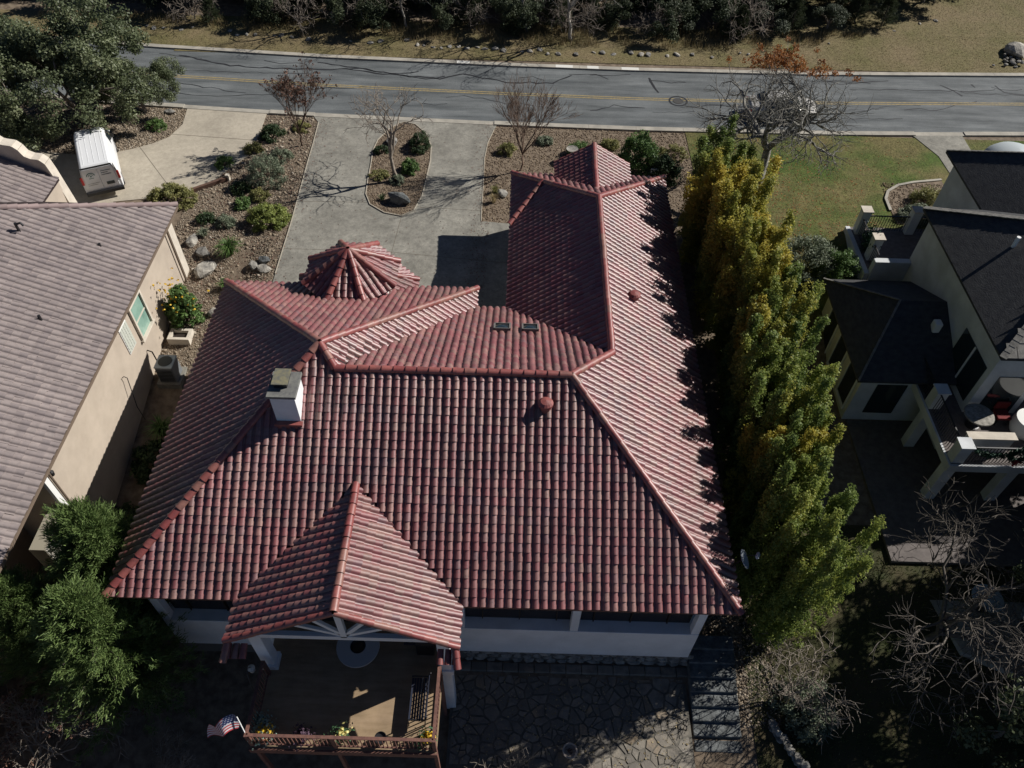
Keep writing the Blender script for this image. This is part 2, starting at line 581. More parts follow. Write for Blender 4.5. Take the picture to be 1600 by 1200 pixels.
# lawn on the right, its path and kerbed bed
def sheet_grid(name, x0, x1, y0, y1, m, dz, inside=None, res=.5, kind='structure'):
    xs = np.arange(x0, x1 + res / 2, res)
    ys = np.arange(y0, y1 + res / 2, res)
    V, Q = [], []
    for yy in ys:
        for xx in xs:
            V.append((xx, yy, ground_z(xx, yy) + dz))
    nx = len(xs)
    for j in range(len(ys) - 1):
        for i in range(nx - 1):
            if inside is None or inside(xs[i] + res / 2, ys[j] + res / 2):
                Q.append((j * nx + i, j * nx + i + 1, (j + 1) * nx + i + 1, (j + 1) * nx + i))
    o = link(name, npmesh(name, V, Q, m, smooth=True))
    o['kind'] = kind
    return o


lawn = sheet_grid('lawn', 10.5, 45, 28.5, 44.5, M_LAWN, .03)
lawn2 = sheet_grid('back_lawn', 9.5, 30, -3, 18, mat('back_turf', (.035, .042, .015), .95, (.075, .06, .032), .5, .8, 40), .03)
verge = sheet_grid('verge', -60, 70, 53, 58.5, M_DRY, .035, inside=lambda x, y: y > road_y(x) + 3.6)
sheet_grid('meadow_slope', 20, 60, 58.5, 72, M_DRY, .04)
path = poly_sheet('garden_path', [(25.0, 44.75), (25.9, 42.5), (26.0, 40.2), (25.3, 38), (25.3, 36), (28.3, 36), (28.1, 40), (28.2, 44.9)], .06, M_CONC, .1, kind='structure')
bed = poly_sheet('kerbed_bed', [(21.3, 37.0), (21.3, 37.9), (21.7, 38.6), (22.4, 39.2), (23.4, 39.55), (25.2, 39.9), (25.2, 35.6), (21.3, 35.6)], .06, M_SOIL, .05, kind='structure')
edging([(21.25, 36.8), (21.3, 37.9), (21.65, 38.65), (22.4, 39.25), (23.4, 39.6), (25.2, 39.95)], 'bed_kerb', M_CURB, bed, .16, .1)

# ------------------------------------------------------------------ tiled roofs
TW, TE = 0.288, 0.298          # tile module: width, exposure


def tile_profile(hh, k):
    """S-shaped cross-section; k narrows and lowers the barrel towards the head of the tile"""
    c, hw = .178, .110 * (1 - .13 * k)
    top = hh * (1 - .24 * k)
    P = [(0.0, .018), (.025, .006), (.052, .008)]
    for a in (180, 148, 116, 90, 64, 32, 0):
        P.append((c + hw * math.cos(math.radians(a)), .010 + top * math.sin(math.radians(a)) ** .8))
    P[-1] = (.288, .020)
    return P


def tile_verts(hh):
    p0, p1 = tile_profile(hh, 0), tile_profile(hh, 1)
    n = len(p0)
    lo = [(s, -.014, h + .024) for s, h in p0]
    hi = [(s, TE + .03, h + .002) for s, h in p1]
    lip_t = [(s, -.014, h + .024) for s, h in p0]
    lip_b = [(s, -.008, max(h - .018, 0)) for s, h in p0]
    V = np.array(lo + hi + lip_t + lip_b)
    F = []
    for i in range(n - 1):
        F.append((i, i + 1, n + i + 1, n + i))
        F.append((3 * n + i, 3 * n + i + 1, 2 * n + i + 1, 2 * n + i))
    return V, np.array(F)


def pt_in(poly, u, v, margin=0.0):
    """signed inside test for a convex CCW polygon"""
    n = len(poly)
    for i in range(n):
        a, b = poly[i], poly[(i + 1) % n]
        ex, ey = b[0] - a[0], b[1] - a[1]
        L = math.hypot(ex, ey)
        if (ex * (v - a[1]) - ey * (u - a[0])) / L < margin:
            return False
    return True


class TileRoof:
    def __init__(self, hh, seed, mname, parent, n_ind=300, pool=None):
        self.hh, self.rnd, self.m, self.parent = hh, random.Random(seed), mname, parent
        self.full, self.cut = [], []
        self.n_ind = n_ind
        self.pool = pool or (lambda r: r.random())

    def plane(self, eave_a, eave_b, top, polys, skip=None, rev=False):
        a, b, t = Vector(eave_a), Vector(eave_b), Vector(top)
        u = (b - a).normalized()
        n = u.cross(t - a).normalized()
        if n.z < 0:
            n = -n
        v = n.cross(u).normalized()
        if v.z < 0:                      # keep v pointing up the slope
            u = -u
            v = n.cross(u).normalized()
        R = np.array([[u.x, v.x, n.x], [u.y, v.y, n.y], [u.z, v.z, n.z]])
        o = a
        for poly in polys:
            pp = [((Vector(p) - o).dot(u), (Vector(p) - o).dot(v)) for p in poly]
            area = sum(p[0] * q[1] - q[0] * p[1] for p, q in zip(pp, pp[1:] + pp[:1]))
            if area < 0:
                pp = pp[::-1]
            u0, u1 = min(p[0] for p in pp), max(p[0] for p in pp)
            v0, v1 = min(p[1] for p in pp), max(p[1] for p in pp)
            for i in range(math.floor(u0 / TW) - 1, math.ceil(u1 / TW) + 1):
                for j in range(math.floor(v0 / TE + .01), math.ceil(v1 / TE) + 1):
                    cu, cv = (i + .5) * TW, (j + .5) * TE
                    if not pt_in(pp, cu, cv, -.30):
                        continue
                    w = o + u * cu + v * cv
                    if skip and skip(w):
                        continue
                    rec = dict(u=i * TW, v=j * TE, R=R, o=np.array(o), w=w, tint=self.pool(self.rnd), pp=pp, un=(u, v, n),
                               dz=self.rnd.uniform(-.006, .008), du=self.rnd.gauss(0, .006), dv=self.rnd.gauss(0, .008))
                    inside = all(pt_in(pp, cu + su * .15, cv + sv * .165, -0.02 if abs(sv) else 0) for su in (-1, 1) for sv in (-1, 1))
                    (self.full if inside else self.cut).append(rec)

    def build(self, names=('tile', 'tile_field')):
        V0, F0 = tile_verts(self.hh)

        def key(r):
            d = r['w'] - CAMP
            f = max(0.02, -d.normalized().dot(r['un'][2]))
            return f / d.length_squared

        self.full.sort(key=key, reverse=True)
        ind, rest = self.full[:self.n_ind], self.full[self.n_ind:]
        off = worldloc(self.parent)
        tints = [i / 9 for i in range(10)]
        meshes = [npmesh(names[0], V0, F0, self.m, tint=[t] * len(F0), smooth=True) for t in tints]
        for r in ind:
            k = min(range(10), key=lambda i: abs(tints[i] - r['tint']))
            o = bpy.data.objects.new(names[0], meshes[k])
            C.objects.link(o)
            o.parent = self.parent
            u, v, n = r['un']
            p = Vector(r['o']) + u * (r['u'] + r['du']) + v * (r['v'] + r['dv']) + n * r['dz']
            M = Matrix(((u.x, v.x, n.x, p.x - off.x), (u.y, v.y, n.y, p.y - off.y), (u.z, v.z, n.z, p.z - off.z), (0, 0, 0, 1)))
            o.matrix_local = M
        VV, FF, TT = [], [], []
        k = 0
        for r in rest:
            L = V0 + np.array([r['u'] + r['du'], r['v'] + r['dv'], r['dz']])
            VV.append(L @ r['R'].T + r['o'])
            FF.append(F0 + k)
            TT += [r['tint']] * len(F0)
            k += len(V0)
        # tiles cut along hips and valleys
        groups = {}
        for r in self.cut:
            groups.setdefault(id(r['pp']), []).append(r)
        for g in groups.values():
            bm = bmesh.new()
            lay = bm.faces.layers.float.new('tint')
            for r in g:
                vs_ = [bm.verts.new(V0[i] + np.array([r['u'], r['v'], r['dz']])) for i in range(len(V0))]
                for f in F0:
                    fc = bm.faces.new([vs_[i] for i in f])
                    fc[lay] = r['tint']
            pp = g[0]['pp']
            for a, b in zip(pp, pp[1:] + pp[:1]):
                if abs(a[1]) < .02 and abs(b[1]) < .02:
                    continue                                   # the eave itself is not cut
                nn = Vector((b[1] - a[1], -(b[0] - a[0]), 0)).normalized()
                bmesh.ops.bisect_plane(bm, geom=bm.verts[:] + bm.edges[:] + bm.faces[:], plane_co=(a[0], a[1], 0), plane_no=nn, clear_outer=True)
            bmesh.ops.triangulate(bm, faces=[f for f in bm.faces])
            bm.verts.index_update()
            if not bm.faces:
                bm.free()
                continue
            L = np.array([v.co[:] for v in bm.verts])
            VV.append(L @ g[0]['R'].T + g[0]['o'])
            FF.append(np.array([[v.index for v in f.verts] + [-1] for f in bm.faces]) + np.array([k, k, k, 0]))
            TT += [f[lay] for f in bm.faces]
            k += len(L)
            bm.free()
        b = MB()
        b.v = [tuple(p) for p in np.concatenate(VV)] if VV else []
        b.f = [tuple(int(i) for i in f if i >= 0) for F in FF for f in F]
        b.t = TT
        o = obj(names[1], b, self.m, self.parent, smooth=True, kind='stuff')
        return o


_ridge_meshes = {}


def ridge_mesh(m, r=.135, ln=.42):
    key = (m.name, r, ln)
    if key not in _ridge_meshes:
        out = []
        for t in (0.0, .2, .4, .6, .8, 1.0):
            b = MB()
            n = 8
            ring = []
            for k, (yy, rr, dz) in enumerate(((0, r * 1.06, .022), (ln, r * .92, 0))):
                ring.append([(rr * math.cos(math.pi * (1.12 * j / n - .06)), yy, rr * math.sin(math.pi * (1.12 * j / n - .06)) * .95 + dz) for j in range(n + 1)])
            inner = [(p[0] * .87, 0, (p[2] - .022) * .87 + .022 - .004) for p in ring[0]]
            vs_ = ring[0] + ring[1] + ring[0] + inner
            N1 = n + 1
            fs = []
            for j in range(n):
                fs.append((j + 1, j, N1 + j, N1 + j + 1))
                fs.append((2 * N1 + j, 2 * N1 + j + 1, 3 * N1 + j + 1, 3 * N1 + j))
            b.add(vs_, fs, t)
            me = bpy.data.meshes.new('ridge_tile')
            me.from_pydata(b.v, [], b.f)
            at = me.attributes.new('tint', 'FLOAT', 'FACE')
            at.data.foreach_set('value', np.array(b.t, dtype=np.float32))
            me.polygons.foreach_set('use_smooth', [True] * len(me.polygons))
            me.materials.append(m)
            out.append(me)
        _ridge_meshes[key] = out
    return _ridge_meshes[key]


_rt = random.Random(77)


def ridge_run(parent, a, b, m, lift=.05, r=.135, ln=.42, name='ridge_tile', step=.40):
    """row of cap tiles from the low end a to the high end b"""
    a, b = Vector(a), Vector(b)
    d = b - a
    L = d.length
    n = max(1, round(L / step))
    v = d.normalized()
    u = v.cross(Vector((0, 0, 1))).normalized()
    w = u.cross(v)
    off = worldloc(parent)
    mm = ridge_mesh(m, r, ln)
    for i in range(n):
        p = a + v * (L * i / n) + w * lift + u * _rt.uniform(-.008, .008)
        o = bpy.data.objects.new(name, _rt.choice(mm))
        C.objects.link(o)
        o.parent = parent
        s = L / n / step
        o.matrix_local = Matrix(((u.x, v.x * s, w.x, p.x - off.x), (u.y, v.y * s, w.y, p.y - off.y), (u.z, v.z * s, w.z, p.z - off.z), (0, 0, 0, 1)))


# ------------------------------------------------------------------ the red tiled house
ZE = 2.9
pA, pB, pC = Vector((-13.03, 11.0, ZE)), Vector((7.68, 11.0, ZE)), Vector((-13.03, 26.15, ZE))
pP1, pP2, pP3 = Vector((-6.65, 18.36, 7.36)), Vector((-6.07, 17.6, 6.90)), Vector((2.03, 17.6, 6.90))
pP4, pP5 = Vector((3.68, 19.78, 5.735)), Vector((3.68, 29.38, 5.735))
pD, pV, pWM = Vector((-1.7, 26.15, ZE)), Vector((-1.7, 24.94, ZE)), Vector((-0.3, 24.94, ZE))
pNW, pNE = Vector((-0.3, 35.15, ZE)), Vector((7.68, 35.15, ZE))
house = thing('house', 'large white stucco house under red clay barrel tiles with round turret', 'house', (-3, 18, -4))
walls = MB()
walls.prism([(-12.42, 13.8), (7.05, 13.8), (7.05, 34.5), (0.3, 34.5), (0.3, 24.3), (-2.3, 24.3), (-2.3, 25.5), (-12.42, 25.5)], -5, 2.86)
obj('wall', walls, M_STUCCO, house)
# back loggia: plinth, posts and header in front of the set-back wall
for xa, xb, posts in ((-12.42, -8.75, (-12.42, -9.0)), (-1.75, 7.05, (-1.75, 2.35, 6.75))):
    obj('loggia_parapet', MB().box(xa, xb, 11.6, 13.79, -2.43, -.32), M_STUCCO, house, bevel=.02)
    for px in posts:
        obj('loggia_post', MB().box(px, px + .3, 11.62, 11.92, -.32, 2.6), M_STUCCO, house, bevel=.02)
    obj('loggia_beam', MB().box(xa, xb, 11.61, 11.95, 2.55, 2.83), M_STUCCO, house)
    gl = obj('loggia_glazing', MB().box(xa + .3, xb - .3, 12.05, 12.1, -.3, 2.5), mat('porch_screen', (.018, .014, .012), .25, spec=.5), house)
    for q in np.arange(xa + .9, xb - .4, 1.35):
        obj('glazing_bar', MB().box(q, q + .04, 11.99, 12.048, -.3, 2.5), M_DARK, gl)
obj('middle_wall', MB().box(-8.74, -1.76, 11.7, 13.79, -5, 2.86), M_STUCCO, house)
for q in (-7.6, -4.4):
    dr = obj('patio_door', MB().box(q, q + 1.9, 11.6, 11.698, 0.03, 2.2), M_GLASS, house)
    obj('frame', MB().box(q - .06, q, 11.58, 11.7, 0.03, 2.26).box(q + 1.9, q + 1.96, 11.58, 11.7, 0.03, 2.26).box(q, q + 1.9, 11.58, 11.7, 2.2, 2.26), M_RUST, dr)
# stone foundation under the loggia, stone by stone
fnd = MB().box(-12.5, 7.1, 11.72, 13.7, -5, -2.44)
fo = obj('stone_foundation', fnd, mat('mortar_dark', (.13, .12, .105), .95), house)


def rock_mesh(name, seed, m, sx=1, sy=1, sz=.7, sub=1, rough=.22):
    rnd = random.Random(seed)
    bm = bmesh.new()
    bmesh.ops.create_icosphere(bm, subdivisions=sub, radius=.5)
    pl = [(Vector((rnd.gauss(0, 1), rnd.gauss(0, 1), rnd.gauss(0, 1))).normalized(), rnd.uniform(.28, .42)) for _ in range(7)]
    for v in bm.verts:
        for n, d in pl:
            k = v.co.dot(n)
            if k > d:
                v.co -= n * (k - d)
        v.co *= 1 + rnd.uniform(-rough, rough) * .4
        v.co = Vector((v.co.x * sx, v.co.y * sy, v.co.z * sz))
    me = bpy.data.meshes.new(name)
    bm.to_mesh(me)
    bm.free()
    at = me.attributes.new('tint', 'FLOAT', 'FACE')
    t = rnd.random()
    at.data.foreach_set('value', np.array([t] * len(me.polygons), dtype=np.float32))
    me.materials.append(m)
    return me


sm = [rock_mesh('stone', 300 + i, M_ROCK, 1, .5, .8, 1) for i in range(6)]
rs = random.Random(4)
foff = worldloc(fo)
for row, zz in enumerate((-2.66, -3.02, -3.38)):
    xx = -1.7 + rs.uniform(0, .2)
    while xx < 6.95:
        w = rs.uniform(.32, .62)
        o = link('stone', rs.choice(sm), fo, (xx + w / 2 - foff.x, 11.72 - foff.y, zz + rs.uniform(-.03, .03) - foff.z), 0, (w * 1.12, .5, .46))
        xx += w
# roof deck (underlay) and eaves
roof = obj('roof', MB()
           .slab([pA, pB, pP3, pP2, pP1], .08).slab([pB, pNE, pP5, pP4, pP3], .08).slab([pA, pP1, pC], .08).slab([pC, pP1, pD], .08)
           .slab([pD, pP1, pP2, pV], .08).slab([pV, pP2, pP3, pP4, pWM], .08).slab([pWM, pP4, pP5, pNW], .08).slab([pNW, pP5, pNE], .08), M_DECKING, house)
obj('soffit', MB().prism([(-12.9, 11.12), (7.55, 11.12), (7.55, 35.0), (-.18, 35.0), (-.18, 24.82), (-1.82, 24.82), (-1.82, 26.02), (-12.9, 26.02)], 2.74, 2.80), M_STUCCO, house)
PORCH_A, PORCH_B = (-5.10, 14.27, 4.88), (-5.10, 9.74, 4.88)


def in_porch(w):
    return -8.7 < w.x < -1.5 and w.y > 10.5 and w.z < 4.88 - .54 * abs(w.x + 5.10) - .03 and w.y < 14.5


def red_pool(r):
    x = r.random()
    return r.uniform(0, .35) if x < .42 else (r.uniform(.4, .85) if x < .86 else r.uniform(.9, 1))


TR = TileRoof(.090, 11, M_TILE, roof, 300, red_pool)
fP2, fP4 = Vector((pP2.x, 11.0, ZE)), Vector((7.68, pP4.y, ZE))
TR.plane(pA, pB, pP3, [[pA, fP2, pP2, pP1], [fP2, pB, pP3, pP2]], skip=in_porch)
TR.plane(pB, pNE, pP4, [[pB, fP4, pP4, pP3], [fP4, pNE, pP5, pP4]])
TR.plane(pC, pA, pP1, [[pC, pA, pP1]])
TR.plane(pD, pC, pP1, [[pD, pC, pP1]])
TR.plane(pV, pD, pP1, [[pV, pD, pP1, pP2]])
TR.plane(pWM, pV, pP2, [[pWM, pV, pP2, pP3, pP4]])
TR.plane(pNW, pWM, pP4, [[pNW, pWM, pP4, pP5]])
TR.plane(pNE, pNW, pP5, [[pNE, pNW, pP5]])
# porch gable over the deck
gL0, gL1, gR0, gR1 = Vector((-8.8, 9.6, ZE)), Vector((-8.8, 11.05, ZE)), Vector((-1.45, 9.6, ZE)), Vector((-1.45, 11.05, ZE))
gT0, gT1 = Vector(PORCH_B), Vector(PORCH_A)
obj('porch_roof_deck', MB().slab([gL0, gT0, gT1, gL1], .06).slab([gT0, gR0, gR1, gT1], .06), M_DECKING, roof)
TR.plane(gL1, gL0, gT0, [[gL1, gL0, gT0, gT1]])
TR.plane(gR0, gR1, gT1, [[gR0, gR1, gT1, gT0]])
# small entrance gable to the street
nT0, nT1 = Vector((3.8, 31.5, 4.62)), Vector((3.85, 35.35, 4.62))
nL0, nL1, nR0, nR1 = Vector((1.92, 33.9, 3.5)), Vector((1.92, 35.35, 3.5)), Vector((5.75, 33.9, 3.5)), Vector((5.75, 35.35, 3.5))
obj('entrance_roof_deck', MB().slab([nL0, nT0, nT1, nL1], .06).slab([nT0, nR0, nR1, nT1], .06), M_DECKING, roof)
TR.plane(nL1, nL0, nT0, [[nL1, nL0, nT0, nT1]])
TR.plane(nR0, nR1, nT1, [[nR0, nR1, nT1, nT0]])
obj('entrance_wall', MB().box(2.1, 5.55, 34.4, 35.1, 0, 3.4).add([(2.1, 35.1, 3.4), (5.55, 35.1, 3.4), (3.83, 35.1, 4.4), (2.1, 34.9, 3.4), (5.55, 34.9, 3.4), (3.83, 34.9, 4.4)], [(0, 1, 2), (5, 4, 3), (0, 3, 4, 1), (1, 4, 5, 2), (2, 5, 3, 0)]), M_STUCCO, house)
# turret: drum, skirt roof and eight-sided cap
TC = (-7.1, 25.6)
OA = [math.radians(22.5 + 45 * k) for k in range(8)]
obj('turret_wall', MB().prism([(TC[0] + 1.72 * math.cos(a), TC[1] + 1.72 * math.sin(a)) for a in OA], 0, 4.18), M_STUCCO, house)
apex = Vector((TC[0], TC[1], 5.42))
octo = [Vector((TC[0] + 2.1 * math.cos(a), TC[1] + 2.1 * math.sin(a), 4.15)) for a in OA]
sk_o = [Vector((TC[0] + 2.9 * math.cos(a), TC[1] + 2.9 * math.sin(a), 2.86)) for a in OA]
sk_i = [Vector((TC[0] + 1.70 * math.cos(a), TC[1] + 1.70 * math.sin(a), 3.5)) for a in OA]
tb = MB()
for k in range(8):
    tb.slab([octo[k], octo[(k + 1) % 8], apex], .05)
    tb.slab([sk_o[k], sk_o[(k + 1) % 8], sk_i[(k + 1) % 8], sk_i[k]], .05)
troof = obj('turret_roof', tb, M_DECKING, house)


def inside_left(w):
    return w.y < 26.1 and w.z < min(2.9 + .572 * (26.15 - w.y), 2.9 + .70 * (w.x + 13.03)) - .05


for k in range(8):
    a, b = octo[k], octo[(k + 1) % 8]
    TR.plane(a, b, apex, [[a, b, apex]])
    a, b = sk_o[k], sk_o[(k + 1) % 8]
    TR.plane(a, b, sk_i[k], [[a, b, sk_i[(k + 1) % 8], sk_i[k]]], skip=inside_left)
    ridge_run(troof, octo[k], apex, M_RIDGE, .06, .14)
    if k in (0, 1, 2, 3):
        ridge_run(troof, sk_o[k], sk_i[k], M_RIDGE, .03, .12)
TR.build()
for a, b in ((pA, pP1), (pC, pP1), (pD, pP1), (pP2, pP1), (pB, pP3), (pP4, pP3), (pNW, pP5), (pNE, pP5), (pP2, pP3), (pP5, pP4), (gT0, gT1), (nT1, nT0), ((-.35, 30.8, 2.96), (1.3, 32.9, 4.08))):
    ridge_run(roof, a, b, M_RIDGE, .06)
for a, b in ((gL0, gT0), (gR0, gT0)):
    ridge_run(roof, a, b, M_RIDGE, .03, .11)
for a, b in ((nL1, nT1), (nR1, nT1)):
    ridge_run(roof, a, b, M_RIDGE, .03, .10)
# broken eave returns at the porch corners
for q in (gL0, gR0):
    s = 1 if q.x < -5 else -1
    ridge_run(roof, q + Vector((0, -.55, -.33)), q + Vector((s * .1, .05, .02)), M_RIDGE, .03, .12)
    for t in range(3):
        ridge_run(roof, q + Vector((s * (.08 + .24 * t), -.42, -.36)), q + Vector((s * (.08 + .24 * t), .0, -.2)), M_RIDGE, .03, .11)
# gutters and fascia along the south eave
obj('fascia', MB().box(-12.98, -8.75, 11.03, 11.07, 2.68, 2.84), M_RUST, house)
obj('fascia', MB().box(-1.5, 7.62, 11.03, 11.07, 2.68, 2.84), M_RUST, house)
# porch: columns, beam and king-post truss
for px in (-8.25, -2.2):
    ob = obj('porch_column', MB().box(px, px + .42, 9.85, 10.27, -5, 2.75), M_STUCCO, house, bevel=.02)
    obj('column_base', MB().box(px - .07, px + .49, 9.78, 10.34, 0.002, .3), M_STUCCO, ob, bevel=.02)
ty = 9.95
obj('truss', MB().bar((-8.4, ty, 2.7), (-1.8, ty, 2.7), .16, .24).bar((-5.12, ty, 2.75), (-5.12, ty, 4.6), .2, .16)
    .bar((-8.5, ty, 2.85), (-5.12, ty, 4.6), .14, .16).bar((-1.75, ty, 2.85), (-5.12, ty, 4.6), .14, .16)
    .bar((-5.1, ty, 2.8), (-6.7, ty, 3.6), .1, .14).bar((-5.1, ty, 2.8), (-3.5, ty, 3.6), .1, .14)
    .bar((-5.1, ty, 2.8), (-5.95, ty, 3.95), .1, .14).bar((-5.1, ty, 2.8), (-4.3, ty, 3.95), .1, .14), M_WHITE, house)
# chimney
ch = obj('chimney', MB().box(-7.9, -7.08, 15.98, 16.95, 3.5, 7.28), M_STUCCO, house, bevel=.01)
obj('chimney_cap', MB().box(-7.97, -7.01, 15.9, 17.02, 7.28, 7.39), mat('chimney_sheet', (.12, .12, .12), .6, (.2, .2, .18), 5), ch, bevel=.01)
obj('flue', MB().box(-7.78, -7.35, 16.3, 16.9, 7.39, 7.52), M_BLACK, ch)
obj('flue_lid', MB().box(-7.83, -7.3, 16.25, 16.95, 7.58, 7.61), mat('lichen_lid', (.22, .2, .12), .8, (.13, .13, .11), 6), ch)
obj('flashing', MB().box(-7.96, -7.02, 15.8, 15.975, 5.75, 6.05), M_RIDGE, ch)


def on_plane(a, b, t, x, y):
    a, b, t = Vector(a), Vector(b), Vector(t)
    n = (b - a).cross(t - a)
    return a.z - (n.x * (x - a.x) + n.y * (y - a.y)) / n.z, (n if n.z > 0 else -n).normalized()


# skylights on the north slope
for sx_ in (-.46, .67):
    z, n = on_plane(pWM, pV, pP2, sx_, 22.1)
    c = Vector((sx_, 22.1, z)) + n * .11
    u = Vector((1, 0, 0))
    v = n.cross(u)
    fr = MB()
    hw, hv = .31, .36
    for s in (-1, 1):
        fr.bar(c + u * s * hw - v * (hv + .03), c + u * s * hw + v * (hv + .03), .06, .2, n)
        fr.bar(c + v * s * hv - u * (hw + .03), c + v * s * hv + u * (hw + .03), .06, .2, n)
    sk = obj('skylight', fr, mat('skylight_frame', (.16, .15, .14), .5), house)
    g = MB()
    NN = 6
    V, F = [], []
    for i in range(NN + 1):
        for j in range(NN + 1):
            a, b = (i / NN * 2 - 1), (j / NN * 2 - 1)
            V.append(c + u * a * .29 + v * b * .34 + n * (.05 + .10 * (1 - a * a) * (1 - b * b)))
    for i in range(NN):
        for j in range(NN):
            F.append((i * (NN + 1) + j, (i + 1) * (NN + 1) + j, (i + 1) * (NN + 1) + j + 1, i * (NN + 1) + j + 1))
    obj('dome', g.add(V, F), M_GLASS, sk, smooth=True)
# roof vents
for (vx, vy, pl) in ((1.16, 16.63, (pA, pB, pP3)), (4.92, 23.7, (pB, pNE, pP4))):
    z, n = on_plane(*pl, vx, vy)
    ve = obj('roof_vent', MB().lathe((vx, vy, z), [(.2, -.1), (.2, .22), (.26, .22), (.26, .3), (.18, .38), (.001, .42)], 14), M_RIDGE, house, smooth=False)

# ------------------------------------------------------------------ deck behind the house
DZ = 0.0
deck = thing('deck', 'raised tan timber deck with rusty brown railing under the porch gable', 'deck', (-5.3, 9.4, -4.3))
obj('deck_floor', MB().box(-8.15, -2.1, 7.25, 11.66, DZ - .12, DZ), mat('deck_boards', (.36, .26, .165), .85, (.28, .20, .12), .9, .25, 40, stretch=(1, 6, 1), mott=[(1.2, .8, 1.1)]), deck)
obj('rim_board', MB().box(-8.18, -2.07, 7.19, 7.25, DZ - .32, DZ + .01), M_RUST, deck)
for px, py in ((-8.05, 7.35), (-5.35, 7.35), (-2.15, 7.35), (-2.15, 9.65), (-8.05, 9.65)):
    obj('deck_post', MB().box(px - .06, px + .06, py - .06, py + .06, -4.6, DZ + 1.05), M_RUST, deck)
for a, b in (((-8.05, 7.35), (-2.15, 7.35)), ((-2.15, 7.35), (-2.15, 9.7)), ((-8.05, 7.35), (-8.05, 9.7))):
    obj('top_rail', MB().bar((*a, DZ + 1.03), (*b, DZ + 1.03), .10, .05), M_RUST, deck)
    obj('bottom_rail', MB().bar((*a, DZ + .12), (*b, DZ + .12), .05, .05), M_RUST, deck)
    n = int(math.hypot(b[0] - a[0], b[1] - a[1]) / .135)
    for i in range(1, n):
        t = i / n
        q = (a[0] + (b[0] - a[0]) * t, a[1] + (b[1] - a[1]) * t)
        obj('baluster', MB().box(q[0] - .014, q[0] + .014, q[1] - .014, q[1] + .014, DZ + .14, DZ + 1.01), M_RUST, deck)
# round fire pit
fp = thing('fire_pit', 'round pale stone fire pit table under the porch gable', 'fire pit', (-5.06, 10.5, DZ))
obj('surround', MB().lathe((-5.06, 10.5, DZ), [(.55, 0), (.55, .45), (.74, .47), (.74, .54), (.27, .54), (.27, .40), (.001, .40)], 32), mat('pale_cast_stone', (.42, .42, .41), .7), fp, smooth=False)
obj('burner_bowl', MB().lathe((-5.06, 10.5, DZ + .41), [(.26, .12), (.2, .02), (.001, .02)], 24), M_BLACK, fp)
# slatted bench against the right railing
bn = thing('patio_bench', 'dark blue slatted metal bench along the right railing of the deck', 'bench', (-2.85, 8.85, DZ))
M_NAVY = mat('navy_metal', (.03, .035, .055), .35, spec=.6)
for i in range(6):
    obj('seat_slat', MB().box(-3.08 + i * .085, -3.01 + i * .085, 8.1, 9.5, DZ + .42, DZ + .445), M_NAVY, bn)
for i in range(3):
    obj('back_slat', MB().box(-2.54 + i * .03, -2.515 + i * .03, 8.1, 9.5, DZ + .52 + i * .13, DZ + .61 + i * .13), M_NAVY, bn)
for yy in (8.08, 9.49):
    obj('arm_frame', MB().tube([(-3.08, yy, DZ), (-3.06, yy, DZ + .62), (-2.5, yy, DZ + .64), (-2.42, yy, DZ + .95)], .022, 6).tube([(-2.55, yy, DZ), (-2.5, yy, DZ + .64)], .022, 6), M_BLACK, bn)
obj('front_rail', MB().tube([(-2.72, 8.08, DZ + .47), (-2.72, 9.5, DZ + .47)], .022, 8), mat('chrome', (.6, .6, .6), .25, metal=.9), bn)
# flower pots along the front railing
M_TERRA = mat('terracotta', (.36, .15, .09), .8)
M_PETY = mat('yellow_petals', (.75, .5, .05), .6, leaf=.2)
M_PETL = mat('lemon_petals', (.78, .70, .28), .6, leaf=.2)
M_PETP = mat('purple_foliage', (.10, .06, .09), .7, leaf=.2)
M_PGRN = mat('pot_greens', (.06, .13, .06), .6, leaf=.2)
M_PSIL = mat('silver_greens', (.30, .40, .34), .6, leaf=.2)


def leaf_arrays(cent, size, rng, aspect=1.7, up=0.0, out=None):
    n = len(cent)
    a = rng.normal(size=(n, 3))
    if up:
        a[:, 2] *= (1 - up)
    a /= np.linalg.norm(a, axis=1, keepdims=True) + 1e-9
    b = rng.normal(size=(n, 3))
    if out is not None:                      # turn the leaf faces outwards
        nrm = out + rng.normal(size=(n, 3)) * .55
        nrm /= np.linalg.norm(nrm, axis=1, keepdims=True) + 1e-9
        a = np.cross(nrm, b)
        a /= np.linalg.norm(a, axis=1, keepdims=True) + 1e-9
        b = np.cross(nrm, a)
    else:
        b -= a * (a * b).sum(1, keepdims=True)
        b /= np.linalg.norm(b, axis=1, keepdims=True) + 1e-9
    s = (np.asarray(size) * rng.uniform(.6, 1.3, n))[:, None]
    V = np.stack([cent - a * s * aspect / 2, cent + b * s / 2, cent + a * s * aspect / 2, cent - b * s / 2], 1).reshape(-1, 3)
    Q = np.arange(n * 4).reshape(-1, 4)
    return V, Q


def bouquet(name, mname, c, r, n, size, seed, parent, flat=.7):
    rng = np.random.default_rng(seed)
    p = rng.normal(size=(n, 3)) * np.array([r, r, r * flat]) * .55
    p[:, 2] = np.abs(p[:, 2])
    V, Q = leaf_arrays(p, np.full(n, size), rng, 1.2, out=p / (np.linalg.norm(p, axis=1, keepdims=True) + 1e-6))
    off = worldloc(parent)
    return link(name, npmesh(name, V, Q, mname, tint=rng.random(n)), parent, (c[0] - off.x, c[1] - off.y, c[2] - off.z))


